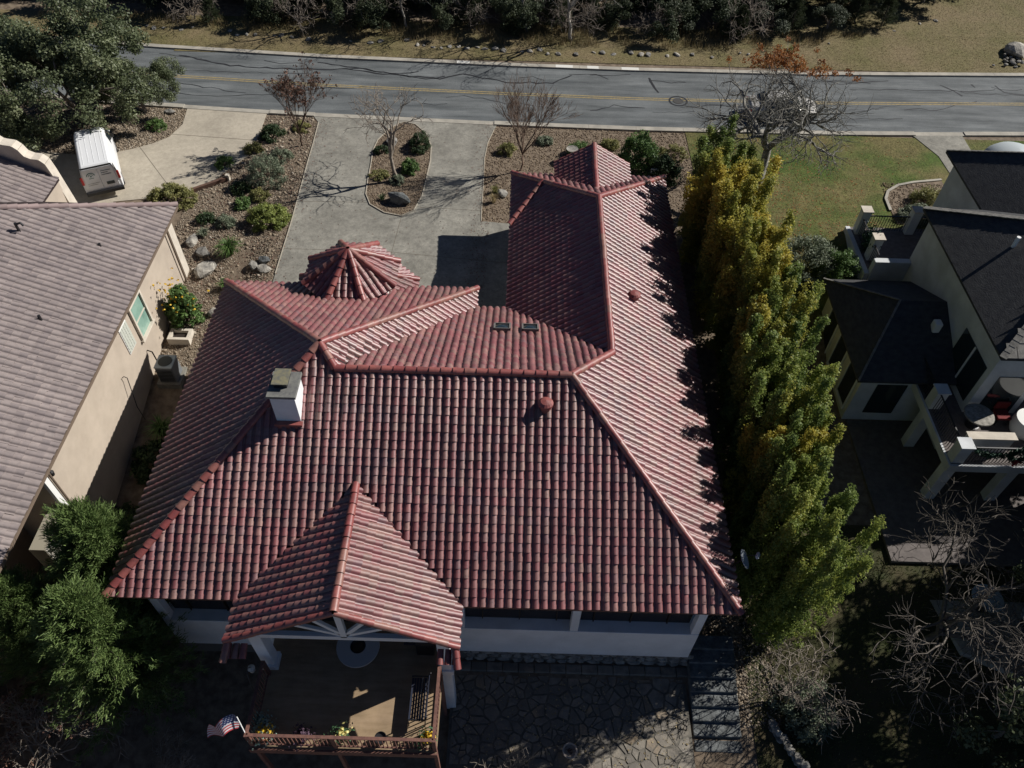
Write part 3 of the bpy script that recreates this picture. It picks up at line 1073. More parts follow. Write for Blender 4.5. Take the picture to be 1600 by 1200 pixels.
def pot(x, y, r, h, label, body, greens, blooms, seed, z=DZ):
    t = thing('flower_pot', label, 'flower pot', (x, y, z), group='flower pots on the deck')
    obj('pot', MB().lathe((x, y, z), [(r * .7, 0), (r, h), (r * 1.1, h), (r * 1.1, h - .05), (r * .95, h - .06), (r * .001 + .001, h - .08)], 18), body, t)
    if greens:
        bouquet('leaves', greens, (x, y, z + h - .02), r * 1.6, 260, .075, seed, t)
    if blooms:
        bouquet('blossoms', blooms, (x + .05, y + .02, z + h + .10), r * 1.0, 90, .085, seed + 1, t)
    return t


pot(-7.72, 7.62, .24, .42, 'terracotta pot of yellow blossoms and silvery leaves at the left deck corner', M_TERRA, M_PSIL, M_PETY, 21)
pot(-7.9, 8.0, .16, .3, 'small dark pot of trailing silver leaves on the left deck edge', M_BLACK, M_PSIL, None, 24)
pot(-6.45, 7.58, .17, .36, 'dark pot of purple foliage behind the front deck railing', M_BLACK, M_PETP, None, 27)
pot(-5.2, 7.62, .17, .40, 'pot of pale lemon blossoms at the middle post of the deck', M_BLACK, M_PGRN, M_PETL, 31)
pot(-3.92, 7.58, .18, .36, 'empty dark round pot behind the front deck railing', M_BLACK, None, None, 34)
pot(-2.42, 7.62, .17, .32, 'pot of orange yellow blossoms in the right deck corner', M_BLACK, M_PGRN, M_PETY, 37)
# flag on a slanted pole at the left corner
fl = thing('flag', 'striped red and white flag with blue canton drooping from a slanted pole', 'flag', (-8.15, 7.4, DZ + .9))
obj('pole', MB().tube([(-8.05, 7.35, DZ + .95), (-8.32, 7.75, DZ + 1.5)], .018, 6), M_WHITE, fl)
fm = bpy.data.materials.new('flag_cloth')
fm.use_nodes = True
nt = fm.node_tree
at = nt.nodes.new('ShaderNodeAttribute')
at.attribute_name = 'cell'
nt.links.new(at.outputs['Color'], nt.nodes['Principled BSDF'].inputs['Base Color'])
NU, NV = 30, 26
V, F, col = [], [], []
for i in range(NU + 1):
    for j in range(NV + 1):
        u, v = i / NU, j / NV
        x = -8.33 - 1.0 * u + .06 * math.sin(u * 9 + v * 3)
        y = 7.74 - .15 * u + .10 * math.sin(u * 7 + v * 2) - .30 * v
        z = DZ + 1.47 - .45 * u * u - .40 * v + .10 * math.sin(u * 6)
        V.append((x, y, z))
for i in range(NU):
    for j in range(NV):
        F.append((i * (NV + 1) + j, (i + 1) * (NV + 1) + j, (i + 1) * (NV + 1) + j + 1, i * (NV + 1) + j + 1))
        if i < NU * .4 and j < 14:
            col.append((.5, .5, .55, 1) if (i % 2 == 1 and j % 3 == 1) else (.03, .045, .13, 1))
        else:
            col.append((.45, .05, .06, 1) if (j // 2) % 2 == 0 else (.62, .62, .62, 1))
fo_ = obj('cloth', MB().add(V, F), fm, fl, smooth=True)
ca = fo_.data.attributes.new('cell', 'FLOAT_COLOR', 'FACE')
ca.data.foreach_set('color', np.array(col, np.float32).ravel())
# shepherd hook with lantern left of the deck
hk = thing('lantern_hook', 'thin curved hook with a pale lantern beside the left deck railing', 'lantern', (-8.1, 8.6, DZ))
obj('hook', MB().tube([(-8.1, 8.6, DZ + .1), (-8.3, 8.95, DZ + .9), (-8.42, 9.2, DZ + 1.2), (-8.42, 9.35, DZ + 1.3), (-8.36, 9.42, DZ + 1.2)], .014, 6), M_BLACK, hk)
obj('lantern', MB().lathe((-8.36, 9.42, DZ + .9), [(.001, 0), (.09, 0), (.09, .2), (.13, .22), (.03, .3), (.001, .3)], 10), mat('pale_shade', (.5, .48, .42), .6), hk)
# grill at the back of the deck
gr = thing('barbecue_grill', 'black barbecue grill by the right porch column', 'grill', (-2.75, 10.7, DZ))
obj('cabinet', MB().box(-3.05, -2.45, 10.45, 10.95, DZ, DZ + .8), M_BLACK, gr, bevel=.02)
obj('lid', MB().tube([(-3.05, 10.7, DZ + .82), (-2.45, 10.7, DZ + .82)], .24, 14), M_BLACK, gr)
obj('side_shelf', MB().box(-3.45, -3.06, 10.5, 10.9, DZ + .74, DZ + .78), M_NAVY, gr)

# ------------------------------------------------------------------ flagstone patio and steps
PZ = -3.6
patio = obj('patio', MB().box(-2.0, 7.1, 7.75, 11.75, PZ - .9, PZ), mat('patio_mortar', (.17, .155, .13), .95, (.10, .095, .08), 3), kind='structure')
poff = worldloc(patio)
M_FLAG = mat('flagstone', (.3, .27, .22), .85, (.16, .145, .125), 2.2, .5, 14, tint=[(0, (.17, .155, .13)), (.4, (.26, .23, .185)), (.75, (.31, .28, .235)), (1, (.35, .26, .165))], bdist=.03)


def voronoi_stones(x0, x1, y0, y1, n, seed, gap, relax=1):
    rnd = random.Random(seed)
    P = [(rnd.uniform(x0, x1), rnd.uniform(y0, y1)) for _ in range(n)]
    for _ in range(relax):
        cells = []
        for i, p in enumerate(P):
            poly = [(x0, y0), (x1, y0), (x1, y1), (x0, y1)]
            for j, q in enumerate(P):
                if i == j:
                    continue
                mx, my = (p[0] + q[0]) / 2, (p[1] + q[1]) / 2
                nx, ny = q[0] - p[0], q[1] - p[1]
                L = math.hypot(nx, ny)
                if L > 3:
                    continue
                nx, ny = nx / L, ny / L
                out = []
                for a, b in zip(poly, poly[1:] + poly[:1]):
                    da = (a[0] - mx) * nx + (a[1] - my) * ny + gap
                    db = (b[0] - mx) * nx + (b[1] - my) * ny + gap
                    if da <= 0:
                        out.append(a)
                    if da * db < 0:
                        t = da / (da - db)
                        out.append((a[0] + (b[0] - a[0]) * t, a[1] + (b[1] - a[1]) * t))
                poly = out
                if len(poly) < 3:
                    break
            cells.append(poly)
        P = [(sum(v[0] for v in c) / len(c), sum(v[1] for v in c) / len(c)) if len(c) >= 3 else p for c, p in zip(cells, P)]
    return [c for c in cells if len(c) >= 3]


rf = random.Random(8)
for c in voronoi_stones(-1.9, 7.0, 7.85, 11.3, 230, 5, .018):
    cx, cy = sum(p[0] for p in c) / len(c), sum(p[1] for p in c) / len(c)
    c = [(cx + (p[0] - cx) * rf.uniform(.84, 1), cy + (p[1] - cy) * rf.uniform(.84, 1)) for p in c]
    obj('flagstone', MB().prism(c, PZ - .02, PZ + rf.uniform(.012, .035), rf.random()), M_FLAG, patio)
# stone ledge at the foot of the wall
for i, xx in enumerate(np.arange(-1.9, 6.8, .62)):
    obj('ledge_stone', MB().box(xx, xx + .6, 11.25, 11.6, PZ - .02, PZ + .16 + rf.uniform(-.03, .03), rf.random()), M_FLAG, patio, bevel=.03)
steps = thing('garden_steps', 'dark stone steps running down beside the patio right of the house', 'steps', (8.2, 11, -4.2))
for i in range(9):
    y1 = 12.6 - i * .5
    obj('step', MB().box(7.2, 9.0, y1 - .5, y1 + .04, -5.2, -2.75 - i * .15), M_ROCKD, steps, bevel=.03)
fp2 = thing('round_planter', 'round pale clay planter standing on the sunlit flagstones', 'planter', (2.5, 8.35, PZ + .03))
obj('bowl', MB().lathe((2.5, 8.35, PZ + .03), [(.16, 0), (.26, .26), (.28, .28), (.28, .32), (.22, .32), (.2, .2), (.001, .18)], 20), mat('pale_clay', (.45, .38, .32), .8), fp2)
bouquet('dry_stems', M_TWIG, (2.5, 8.35, PZ + .25), .12, 40, .06, 44, fp2)
lw = thing('low_stone_wall', 'low dry stone garden wall at the bottom edge right of the steps', 'wall', (11, 8.5, -3.9))
lm = [rock_mesh('wall_stone', 340 + i, M_ROCK, 1, .9, .6) for i in range(4)]
for k in range(16):
    t = k / 15
    bx, by = 10.2 + 1.5 * t, 9.6 - 2.4 * t
    for rr_ in range(2):
        link('wall_stone', rf.choice(lm), lw, (bx - 11 + rf.uniform(-.05, .05), by - 8.5, .12 + .2 * rr_ + rf.uniform(-.03, .03)), rf.uniform(0, 6), rf.uniform(.34, .46))
# satellite dish on the east eave
ds = thing('satellite_dish', 'small grey satellite dish on the right eave of the red roof', 'dish', (7.75, 12.6, 2.9))
dm = MB()
ax = Vector((.75, -.1, .55)).normalized()
s1 = ax.orthogonal().normalized()
s2 = ax.cross(s1)
cc = Vector((7.85, 12.6, 3.6))
V, F = [], []
for i in range(5):
    r = .34 * i / 4
    for j in range(20):
        a = 2 * math.pi * j / 20
        V.append(cc + s1 * r * math.cos(a) + s2 * r * math.sin(a) * .85 + ax * (r * r * .6))
for i in range(4):
    for j in range(20):
        F.append((i * 20 + j, i * 20 + (j + 1) % 20, (i + 1) * 20 + (j + 1) % 20, (i + 1) * 20 + j))
dm.add(V, F)
d_o = obj('reflector', dm, mat('dish_grey', (.28, .31, .33), .5), ds, smooth=True)
md = d_o.modifiers.new('thick', 'SOLIDIFY')
md.thickness = .02
obj('arm', MB().tube([cc - s2 * .3, cc + ax * .5 - s2 * .12], .016, 6), M_BLACK, ds)
obj('receiver', MB().bar(cc + ax * .5 - s2 * .25, cc + ax * .5 + s2 * .06, .1, .08, ax), mat('dish_grey2', (.4, .42, .43), .5), ds)
obj('mast', MB().tube([(7.6, 12.6, 3.0), (7.72, 12.6, 3.35), cc], .022, 6), M_BLACK, ds)

# ------------------------------------------------------------------ left neighbour: beige house under brown tiles
LH = thing('house', 'beige stucco house with brown grey tile roof at the left edge', 'house', (-20, 20, -2))
obj('wall', MB().box(-30, -17.05, 15.5, 30.3, -3, 3.3), M_BEIGE, LH)
obj('porch_back_wall', MB().box(-30, -19.4, 6, 15.48, -4, 3.3), M_BEIGE, LH)
obj('corner_pilaster', MB().box(-17.6, -16.97, 30.0, 30.55, -1.2, 3.3), M_CREAM, LH)
obj('downspout', MB().tube([(-16.92, 29.75, 3.3), (-16.92, 29.75, -.6)], .045, 8), mat('brown_gutter', (.16, .12, .09), .6), LH)
obj('downspout', MB().tube([(-16.95, 15.75, 3.3), (-16.98, 15.75, -2.0)], .045, 8), MATS['brown_gutter'], LH)
obj('white_trim_board', MB().box(-17.1, -16.96, 15.38, 15.62, -2.6, 3.2), M_WHITE, LH)
obj('porch_column', MB().box(-17.5, -17.0, 11.3, 11.8, -4, 3.3), M_WHITE, LH)
obj('stone_pier', MB().box(-17.6, -17.02, 13.6, 15.36, -4, .9), mat('pier_mortar', (.3, .27, .21), .9), LH)
po = thing_off = worldloc(LH)
pier = bpy.data.objects[[o.name for o in LH.children if o.name.startswith('stone_pier')][0]]
for cst in voronoi_stones(13.62, 15.34, -2.6, .88, 26, 12, .02):
    obj('stone', MB().add([(-17.0, p[0], p[1]) for p in cst] + [(-17.03, p[0], p[1]) for p in cst],
                          [tuple(range(len(cst)))] + [(i, (i + 1) % len(cst), len(cst) + (i + 1) % len(cst), len(cst) + i) for i in range(len(cst))], rf.random()), M_ROCK, pier)
obj('gutter', MB().box(-16.68, -16.55, 8, 30.95, 3.28, 3.4), MATS['brown_gutter'], LH)
# windows in the east wall
w1 = obj('window', MB().box(-17.05, -16.93, 24.36, 24.47, .80, 2.74).box(-17.05, -16.93, 25.63, 25.74, .80, 2.74).box(-17.05, -16.93, 24.47, 25.63, 2.63, 2.74).box(-17.05, -16.9, 24.3, 25.8, .70, .80), M_CREAM, LH)
obj('pane', MB().box(-17.045, -17.03, 24.47, 25.63, .80, 2.63), mat('green_glass', (.16, .28, .23), .1, (.27, .42, .35), 1.2, spec=.8), w1)
obj('sash_bar', MB().box(-17.03, -17.0, 24.47, 25.63, 1.66, 1.72), M_CREAM, w1)
w2 = obj('glass_block_window', MB().box(-17.048, -17.01, 23.18, 23.92, 1.12, 2.58), M_WHITE, LH)
for i in range(4):
    for j in range(7):
        obj('glass_block', MB().box(-17.008, -16.985, 23.22 + i * .175, 23.22 + i * .175 + .15, 1.17 + j * .2, 1.17 + j * .2 + .17), mat('block_glass', (.5, .52, .46), .25), w2)
LE, LN = 3.4, 31.0
l0, l1 = Vector((-16.6, 6.0, LE)), Vector((-16.6, LN, LE))
l2, l3 = Vector((-29.5, 22.1, 9.2)), Vector((-29.5, 6.0, 9.2))
lroof = obj('roof', MB().slab([l0, l1, l2, l3], .1).slab([l1, Vector((-42, LN, LE)), l2], .1), M_DECKING, LH)


def l_off(w):
    return w.x < -19.6 - (w.y - 10) * .36 or w.y < 9.5


LT = TileRoof(.07, 21, M_LTILE, lroof, 300, lambda r: r.random())
LT.plane(l0, l1, l2, [[l0, l1, l2, l3]], skip=l_off)
LT.build()
ridge_run(lroof, l1, Vector((-24.2, 31 - .69 * 7.6, LE + .45 * 7.6)), mat('brown_ridge', (.27, .2, .19), .7, tint=[(0, (.25, .19, .18)), (1, (.33, .25, .235))]), .05)
for vx, vy, h in ((-21.2, 26.1, .5), (-19.0, 21.9, .25), (-18.5, 26.8, .15)):
    vz = LE + .45 * (-16.6 - vx)
    obj('vent_pipe', MB().tube([(vx, vy, vz - .1), (vx, vy, vz + h)], .06, 8), M_BLACK, LH)
obj('roof_pipe_elbow', MB().tube([(-21.2, 26.1, 5.9), (-20.95, 26.1, 6.0), (-20.9, 26.1, 5.85)], .05, 8), M_BLACK, LH)
obj('eave_lamp', MB().lathe((-17.0, 15.9, 2.4), [(.001, 0), (.09, .02), (.11, .2), (.05, .28), (.001, .3)], 10), M_BLACK, LH)
obj('hose_pipe', MB().tube([(-17.0, 21.9, 1.0), (-16.93, 21.95, 1.05), (-16.85, 22.0, .9), (-16.8, 21.6, -.6), (-16.6, 21.4, -1.3)], .02, 6), M_BLACK, LH)
# curved mission parapet over the front wing
prof = [(-29, 5.75), (-26.2, 5.75), (-25.6, 5.55), (-25.3, 5.25), (-25.1, 5.2), (-24.75, 5.15), (-24.55, 4.95), (-24.4, 4.6), (-24.1, 4.45), (-23.75, 4.42), (-23.55, 4.2), (-23.45, 3.6), (-23.2, 1.2), (-23.2, 0)]
pv = [(x, 33.0, z) for x, z in prof] + [(-29, 33.0, 0)]
pv2 = [(x, 33.4, z) for x, _, z in pv]
n = len(pv)
pw = obj('mission_parapet', MB().add(pv + pv2, [tuple(range(n)), tuple(range(n, 2 * n))[::-1]] + [(i, n + i, n + (i + 1) % n, (i + 1) % n) for i in range(n)]), M_CREAM, LH)
cp = MB()
for (a, b), (c, d) in zip(prof[:-2], prof[1:-1]):
    cp.bar((a, 33.2, b), (c, 33.2, d), .56, .10)
obj('coping', cp, M_CREAM, pw)
obj('wing_wall', MB().box(-29, -23.3, 29, 33, -1, 3.3), M_BEIGE, LH)
g0, g1, g2, g3 = Vector((-23.2, 28.5, 3.35)), Vector((-23.2, 32.98, 3.35)), Vector((-27.2, 32.98, 5.3)), Vector((-27.2, 28.5, 5.3))
wroof = obj('wing_roof', MB().slab([g0, g1, g2, g3], .1), M_DECKING, LH)
LT2 = TileRoof(.07, 22, M_LTILE, wroof, 0)
LT2.plane(g0, g1, g2, [[g0, g1, g2, g3]], skip=lambda w: w.x < -27)
LT2.build()

# ------------------------------------------------------------------ right neighbour: white villa under dark slate roofs
RV = thing('villa', 'white stucco villa with black slate roofs and two balconies at the right edge', 'house', (21, 27, -3.2))
M_SLATE = mat('black_slate', (.035, .035, .038), .75, (.06, .06, .06), 3.0, .6, 12, stretch=(1, 1, 3))
M_SLATE_LIT = mat('lit_ridge_slate', (.22, .21, .19), .8, (.12, .115, .105), 5, .4, 20)  # sunlit copy of the black slate, the light put into its paler tone
obj('wall', MB().prism([(20.2, 22.2), (22.5, 22.2), (22.5, 24.8), (36, 24.8), (36, 36.2), (23.1, 36.2), (23.1, 31.3), (20.2, 31.3)], -4, 3.95), M_STUCCO2, RV)
main_roof = obj('main_roof', MB().slab([(19.85, 31.7, 4), (19.85, 21.75, 4), (24.6, 26.7, 6.9)], .12).slab([(19.85, 21.75, 4), (22.75, 21.75, 4), (22.75, 24.77, 5.77)], .12).slab([(22.75, 24.77, 5.77), (38, 24.77, 5.77), (38, 26.7, 6.9), (24.6, 26.7, 6.9)], .12)
                .slab([(38, 31.7, 4), (19.85, 31.7, 4), (24.6, 26.7, 6.9), (38, 26.7, 6.9)], .12), M_SLATE, RV)
north_roof = obj('north_roof', MB().slab([(22.7, 36.8, 4), (22.7, 29.5, 4), (27, 29.5, 6.8), (27, 32.3, 6.8)], .12).slab([(38, 36.8, 4), (22.7, 36.8, 4), (27, 32.3, 6.8), (38, 32.3, 6.8)], .12), M_SLATE, RV)
low_roof = obj('low_roof', MB().slab([(15.75, 30.3, .5), (15.7, 23.4, .5), (18.0, 27.0, 2.2)], .1).slab([(15.7, 23.4, .5), (20.2, 23.4, .5), (20.2, 27.0, 2.2), (18.0, 27.0, 2.2)], .1)
               .slab([(20.2, 30.3, .5), (15.75, 30.3, .5), (18.0, 27.0, 2.2), (20.2, 27.0, 2.2)], .1), M_SLATE, RV)


def slate_caps(parent, a, b, step=.3, w=.28):
    a, b = Vector(a), Vector(b)
    n = int((b - a).length / step)
    for i in range(n):
        p = a.lerp(b, i / n)
        q = a.lerp(b, (i + 1.12) / n)
        obj('lit_ridge_slate', MB().bar(p + Vector((0, 0, .05)), q + Vector((0, 0, .035)), w * rf.uniform(.9, 1.05), .04), M_SLATE_LIT, parent)


slate_caps(main_roof, (19.85, 31.7, 4), (24.6, 26.7, 6.9))
slate_caps(main_roof, (19.85, 21.75, 4), (24.6, 26.7, 6.9))
slate_caps(north_roof, (22.7, 36.8, 4), (27, 32.3, 6.8), w=.12)
slate_caps(low_roof, (15.75, 30.3, .5), (18.0, 27.0, 2.2), w=.10)
slate_caps(low_roof, (15.7, 23.4, .5), (18.0, 27.0, 2.2), w=.10)
# slate courses on the main roof's south slope, sunlight put into their paler colour
for i in range(7):
    t = i / 9
    x0 = 19.95 + 4.75 * t
    yb, zb = 21.75 + 4.95 * t, 4 + 2.9 * t
    xx = x0 + .1
    while xx < min(x0 + 3.2, 22.3):
        w = rf.uniform(.42, .6)
        obj('slate', MB().slab([(xx, yb, zb + .045), (xx + w - .03, yb, zb + .045), (xx + w - .03, yb + .56, zb + .34), (xx, yb + .56, zb + .34)], .03, rf.random()), M_SLATE_LIT, main_roof)
        xx += w
obj('low_wall', MB().box(16.2, 20.19, 23.9, 29.9, -4, .42), M_STUCCO2, RV)
for wy in (28.4, 26.6, 24.8):
    w = obj('window', MB().box(16.17, 16.198, wy - .55, wy + .55, -2.3, -.25), M_GLASS, RV)
    obj('frame', MB().box(16.13, 16.19, wy - .62, wy - .55, -2.37, -.18).box(16.13, 16.19, wy + .55, wy + .62, -2.37, -.18).box(16.13, 16.19, wy - .55, wy + .55, -.25, -.18).box(16.1, 16.19, wy - .62, wy + .62, -2.47, -2.37), M_WHITE, w)
w = obj('window', MB().box(17.0, 18.4, 23.86, 23.898, -2.3, -.25), M_GLASS, RV)
w = obj('window', MB().box(20.16, 20.198, 22.5, 24.9, .4, 2.6), M_GLASS, RV)
obj('mullion', MB().box(20.12, 20.158, 23.66, 23.74, .4, 2.6), M_WHITE, w)
obj('patio_door', MB().box(20.7, 22.2, 22.16, 22.198, .1, 2.4), M_GLASS, RV)
obj('patio_door', MB().box(23.2, 26.5, 24.76, 24.798, .1, 2.4), M_GLASS, RV)
obj('upper_wall', MB().box(22.5, 38, 24.81, 25.2, 3.9, 5.6), M_STUCCO2, RV)
obj('roof_vent', MB().box(19.3, 19.65, 25.6, 26.0, 1.4, 2.05), M_WHITE, RV, bevel=.06)
obj('roof_vent', MB().tube([(21.9, 27.4, 5.1), (21.9, 27.4, 5.75)], .09, 8), M_WHITE, RV)
# upper balcony to the street
obj('balcony_floor', MB().box(18.35, 23.08, 31.32, 34.9, .05, .3), mat('dark_paving', (.11, .095, .09), .85, (.16, .14, .13), 4), RV)
for px, py, h in ((18.45, 34.25, 1.75), (18.5, 32.1, 1.65), (21.2, 34.35, 1.75)):
    ob = obj('balcony_pillar', MB().box(px, px + .45, py, py + .45, .3, h), M_STUCCO2, RV)
    obj('pillar_cap', MB().box(px - .06, px + .51, py - .06, py + .51, h, h + .08), M_CREAM, ob)
obj('balcony_parapet', MB().box(18.36, 20.19, 30.95, 31.31, -.3, 1.15), M_STUCCO2, RV, bevel=.03)
obj('balcony_fascia', MB().box(18.1, 18.34, 31.0, 34.9, -.5, .35), M_STUCCO2, RV)
for a, b in (((18.6, 32.6), (18.6, 34.25)), ((18.95, 34.6), (21.2, 34.6)), ((21.65, 34.6), (23.05, 34.6)), ((18.6, 31.35), (18.6, 32.1))):
    obj('balcony_rail', MB().bar((*a, 1.3), (*b, 1.3), .06, .05), M_BLACK, RV)
    n = int(math.hypot(b[0] - a[0], b[1] - a[1]) / .14)
    for i in range(n):
        t = (i + .5) / n
        qx, qy = a[0] + (b[0] - a[0]) * t, a[1] + (b[1] - a[1]) * t
        obj('baluster', MB().box(qx - .012, qx + .012, qy - .012, qy + .012, .32, 1.28), M_BLACK, RV)
for px, py in ((18.3, 34.4), (18.3, 31.2)):
    obj('support_post', MB().box(px, px + .35, py, py + .35, -3, .04), M_STUCCO2, RV)
# lower balcony to the garden
obj('balcony_floor', MB().prism([(18.7, 19.3), (26, 19.3), (26, 24.79), (22.51, 24.79), (22.51, 22.19), (20.19, 22.19), (20.19, 26.2), (18.7, 26.2)], -.28, 0), MATS['dark_paving'], RV)
obj('balcony_parapet', MB().box(18.7, 20.19, 25.9, 26.25, .002, .95), M_STUCCO2, RV)
for px, py in ((18.72, 25.1), (18.72, 22.3), (18.72, 19.35)):
    ob = obj('balcony_pillar', MB().box(px, px + .5, py, py + .5, .003, 1.05), M_STUCCO2, RV)
    obj('pillar_cap', MB().box(px - .05, px + .55, py - .05, py + .55, 1.05, 1.12), M_STUCCO2, ob)
obj('serving_ledge', MB().box(19.25, 21.3, 19.9, 20.3, .95, 1.02), M_CREAM, RV)
obj('ledge_wall', MB().box(19.25, 21.25, 19.98, 20.2, .003, .948), M_STUCCO2, RV)
for a, b in (((18.85, 22.82), (18.85, 25.08)), ((18.85, 19.9), (18.85, 22.28)), ((19.25, 19.45), (24, 19.45))):
    obj('balcony_rail', MB().bar((*a, 1.02), (*b, 1.02), .05, .05), M_BLACK, RV)
    n = int(math.hypot(b[0] - a[0], b[1] - a[1]) / .14)
    for i in range(n):
        t = (i + .5) / n
        qx, qy = a[0] + (b[0] - a[0]) * t, a[1] + (b[1] - a[1]) * t
        obj('baluster', MB().box(qx - .012, qx + .012, qy - .012, qy + .012, .003, 1.0), M_BLACK, RV)
for px, py in ((18.75, 19.4), (21.5, 19.4), (18.75, 22.3), (24.4, 19.4)):
    obj('support_post', MB().box(px, px + .48, py, py + .42, -4, -.29), M_STUCCO2, RV)
obj('edge_beam', MB().box(18.62, 26, 19.2, 19.295, -.4, .02), M_STUCCO2, RV)
obj('edge_beam', MB().box(18.6, 18.695, 19.3, 26.2, -.4, .02), M_STUCCO2, RV)
# things on the balconies
tb_ = thing('round_table', 'round weathered stone table on the lower villa balcony', 'table', (20.35, 21.45, 0))
obj('table_top', MB().lathe((20.35, 21.45, 0), [(.001, .70), (.62, .70), (.64, .73), (.62, .77), (.001, .77)], 28), mat('weathered_stone', (.36, .34, .3), .9, (.17, .16, .14), 7), tb_)
obj('pedestal', MB().lathe((20.35, 21.45, 0), [(.3, 0), (.3, .05), (.09, .1), (.09, .7)], 14), M_BLACK, tb_)
ht = thing('white_tub', 'white rounded tub with flat lid at the right edge of the balcony', 'tub', (22.5, 21.2, 0))
obj('body', MB().lathe((22.5, 21.2, 0), [(.55, 0), (.68, .35), (.62, .78)], 24), M_WHITE, ht, smooth=True)
obj('lid', MB().lathe((22.5, 21.2, 0), [(.62, .78), (.62, .84), (.001, .86)], 24), mat('lid_white', (.75, .75, .72), .5), ht)
wr = thing('christmas_wreath', 'green wreath with red bow hanging on the balcony railing', 'wreath', (21.3, 19.35, .7))
rng = np.random.default_rng(3)
ang = rng.uniform(0, 2 * np.pi, 900)
pr = np.stack([.36 * np.cos(ang), np.zeros(900), .36 * np.sin(ang)], 1) + rng.normal(size=(900, 3)) * .06
V, Q = leaf_arrays(pr, np.full(900, .06), rng, 2.2)
M_PINE = mat('pine_green', (.012, .05, .028), .6)
link('ring', npmesh('ring', V, Q, M_PINE), wr)
obj('bow', MB().bar((21.1, 19.26, .3), (21.3, 19.24, .42), .1, .05).bar((21.5, 19.26, .3), (21.3, 19.24, .42), .1, .05).bar((21.3, 19.25, .4), (21.22, 19.22, .1), .07, .03).bar((21.3, 19.25, .4), (21.38, 19.22, .1), .07, .03), mat('red_ribbon', (.28, .02, .03), .5), wr)
gd = thing('garland', 'dark green garland draped along the balcony railing beside the wreath', 'garland', (20.2, 19.38, .8))
tt = rng.uniform(0, 1, 1400)
pr = np.stack([-.9 + 4.2 * tt, np.zeros(1400), .2 - .45 * np.abs(np.sin(tt * np.pi * 2.0))], 1) + rng.normal(size=(1400, 3)) * .05
V, Q = leaf_arrays(pr, np.full(1400, .06), rng, 2.2)
link('needles', npmesh('needles', V, Q, M_PINE), gd)
gd2 = thing('pillar_garland', 'green garland wound round the upper balcony pillar', 'garland', (18.73, 32.9, .3))
pr = rng.normal(size=(1200, 3)) * np.array([.14, .3, .42]) + np.array([-.05, 0, .55])
V, Q = leaf_arrays(pr, np.full(1200, .07), rng, 2.0)
link('needles', npmesh('needles', V, Q, M_PINE), gd2)
rc = thing('red_chair', 'dark red cushioned chair in the shade under the villa eave', 'chair', (21.6, 21.75, 0))
M_REDC = mat('red_cushion', (.16, .02, .02), .8)
obj('seat', MB().box(21.3, 21.9, 21.45, 22.0, .38, .5), M_REDC, rc, bevel=.03)
obj('backrest', MB().box(21.3, 21.9, 22.0, 22.1, .5, .95), M_REDC, rc, bevel=.03)
for lx in (21.33, 21.83):
    for ly in (21.48, 22.0):
        obj('leg', MB().box(lx, lx + .05, ly, ly + .05, 0, .378), M_BLACK, rc)
dmz = thing('domed_canopy', 'pale grey domed canopy rising behind the black slate roof', 'canopy', (29.3, 40.7, 0))
obj('dome', MB().lathe((29.3, 40.7, 0), [(1.7, 1.0), (1.6, 1.2), (1.3, 1.5), (.8, 1.7), (.3, 1.8), (.001, 1.82)], 28), mat('canopy_grey', (.42, .46, .47), .6), dmz, smooth=True)
for k in range(4):
    a = math.pi / 4 + k * math.pi / 2
    obj('pole', MB().tube([(29.3 + 1.6 * math.cos(a), 40.7 + 1.6 * math.sin(a), 0), (29.3 + 1.6 * math.cos(a), 40.7 + 1.6 * math.sin(a), 1.1)], .04, 6), M_WHITE, dmz)
# villa garden terrace
ter = obj('terrace', MB().prism([(17.6, 14.6), (22, 14.9), (23, 9.5), (20.2, 9.5), (20.0, 11.6), (18.2, 12.4)], -3.9, -3.12), M_CURB, kind='structure')
obj('garden_paving', MB().box(16.4, 27, 16.2, 23.8, -3.6, -2.86), MATS['dark_paving'], kind='structure')
for k, (gx, gy, lab) in enumerate(((19.6, 14.4, 'round glass garden table under the bare tree, nearer the lawn'), (21.3, 13.6, 'round glass garden table at the right picture edge'))):
    t = thing('glass_table', lab, 'table', (gx, gy, -3.12), group='glass tables on the terrace')
    obj('table_top', MB().lathe((gx, gy, -3.12), [(.001, .70), (.62, .70), (.62, .73), (.001, .73)], 28), mat('pale_glass', (.35, .42, .44), .15, spec=.7), t)
    obj('pedestal', MB().lathe((gx, gy, -3.12), [(.32, 0), (.28, .05), (.07, .1), (.07, .7)], 14), M_BLACK, t)

# ------------------------------------------------------------------ vegetation
def tubes_np(segs, n=4):
    """frustums for (p0, p1, r0, r1) segments"""
    S = np.array([[*a, *b, r0, r1] for a, b, r0, r1 in segs])
    p0, p1, r0, r1 = S[:, :3], S[:, 3:6], S[:, 6], S[:, 7]
    d = p1 - p0
    d /= np.linalg.norm(d, axis=1, keepdims=True) + 1e-9
    ref = np.where(np.abs(d[:, 2:3]) > .9, np.array([[1., 0, 0]]), np.array([[0, 0, 1.]]))
    s = np.cross(d, ref)
    s /= np.linalg.norm(s, axis=1, keepdims=True) + 1e-9
    u = np.cross(d, s)
    V = []
    for p, r in ((p0, r0), (p1, r1)):
        for j in range(n):
            a = 2 * np.pi * j / n
            V.append(p + (s * np.cos(a) + u * np.sin(a)) * r[:, None])
    V = np.stack(V, 1)
    m = len(S)
    base = (np.arange(m) * 2 * n)[:, None]
    Q = []
    for j in range(n):
        Q.append(base + np.array([[j, (j + 1) % n, n + (j + 1) % n, n + j]]))
    Q = np.stack(Q, 1).reshape(-1, 4)
    return V.reshape(-1, 3), Q


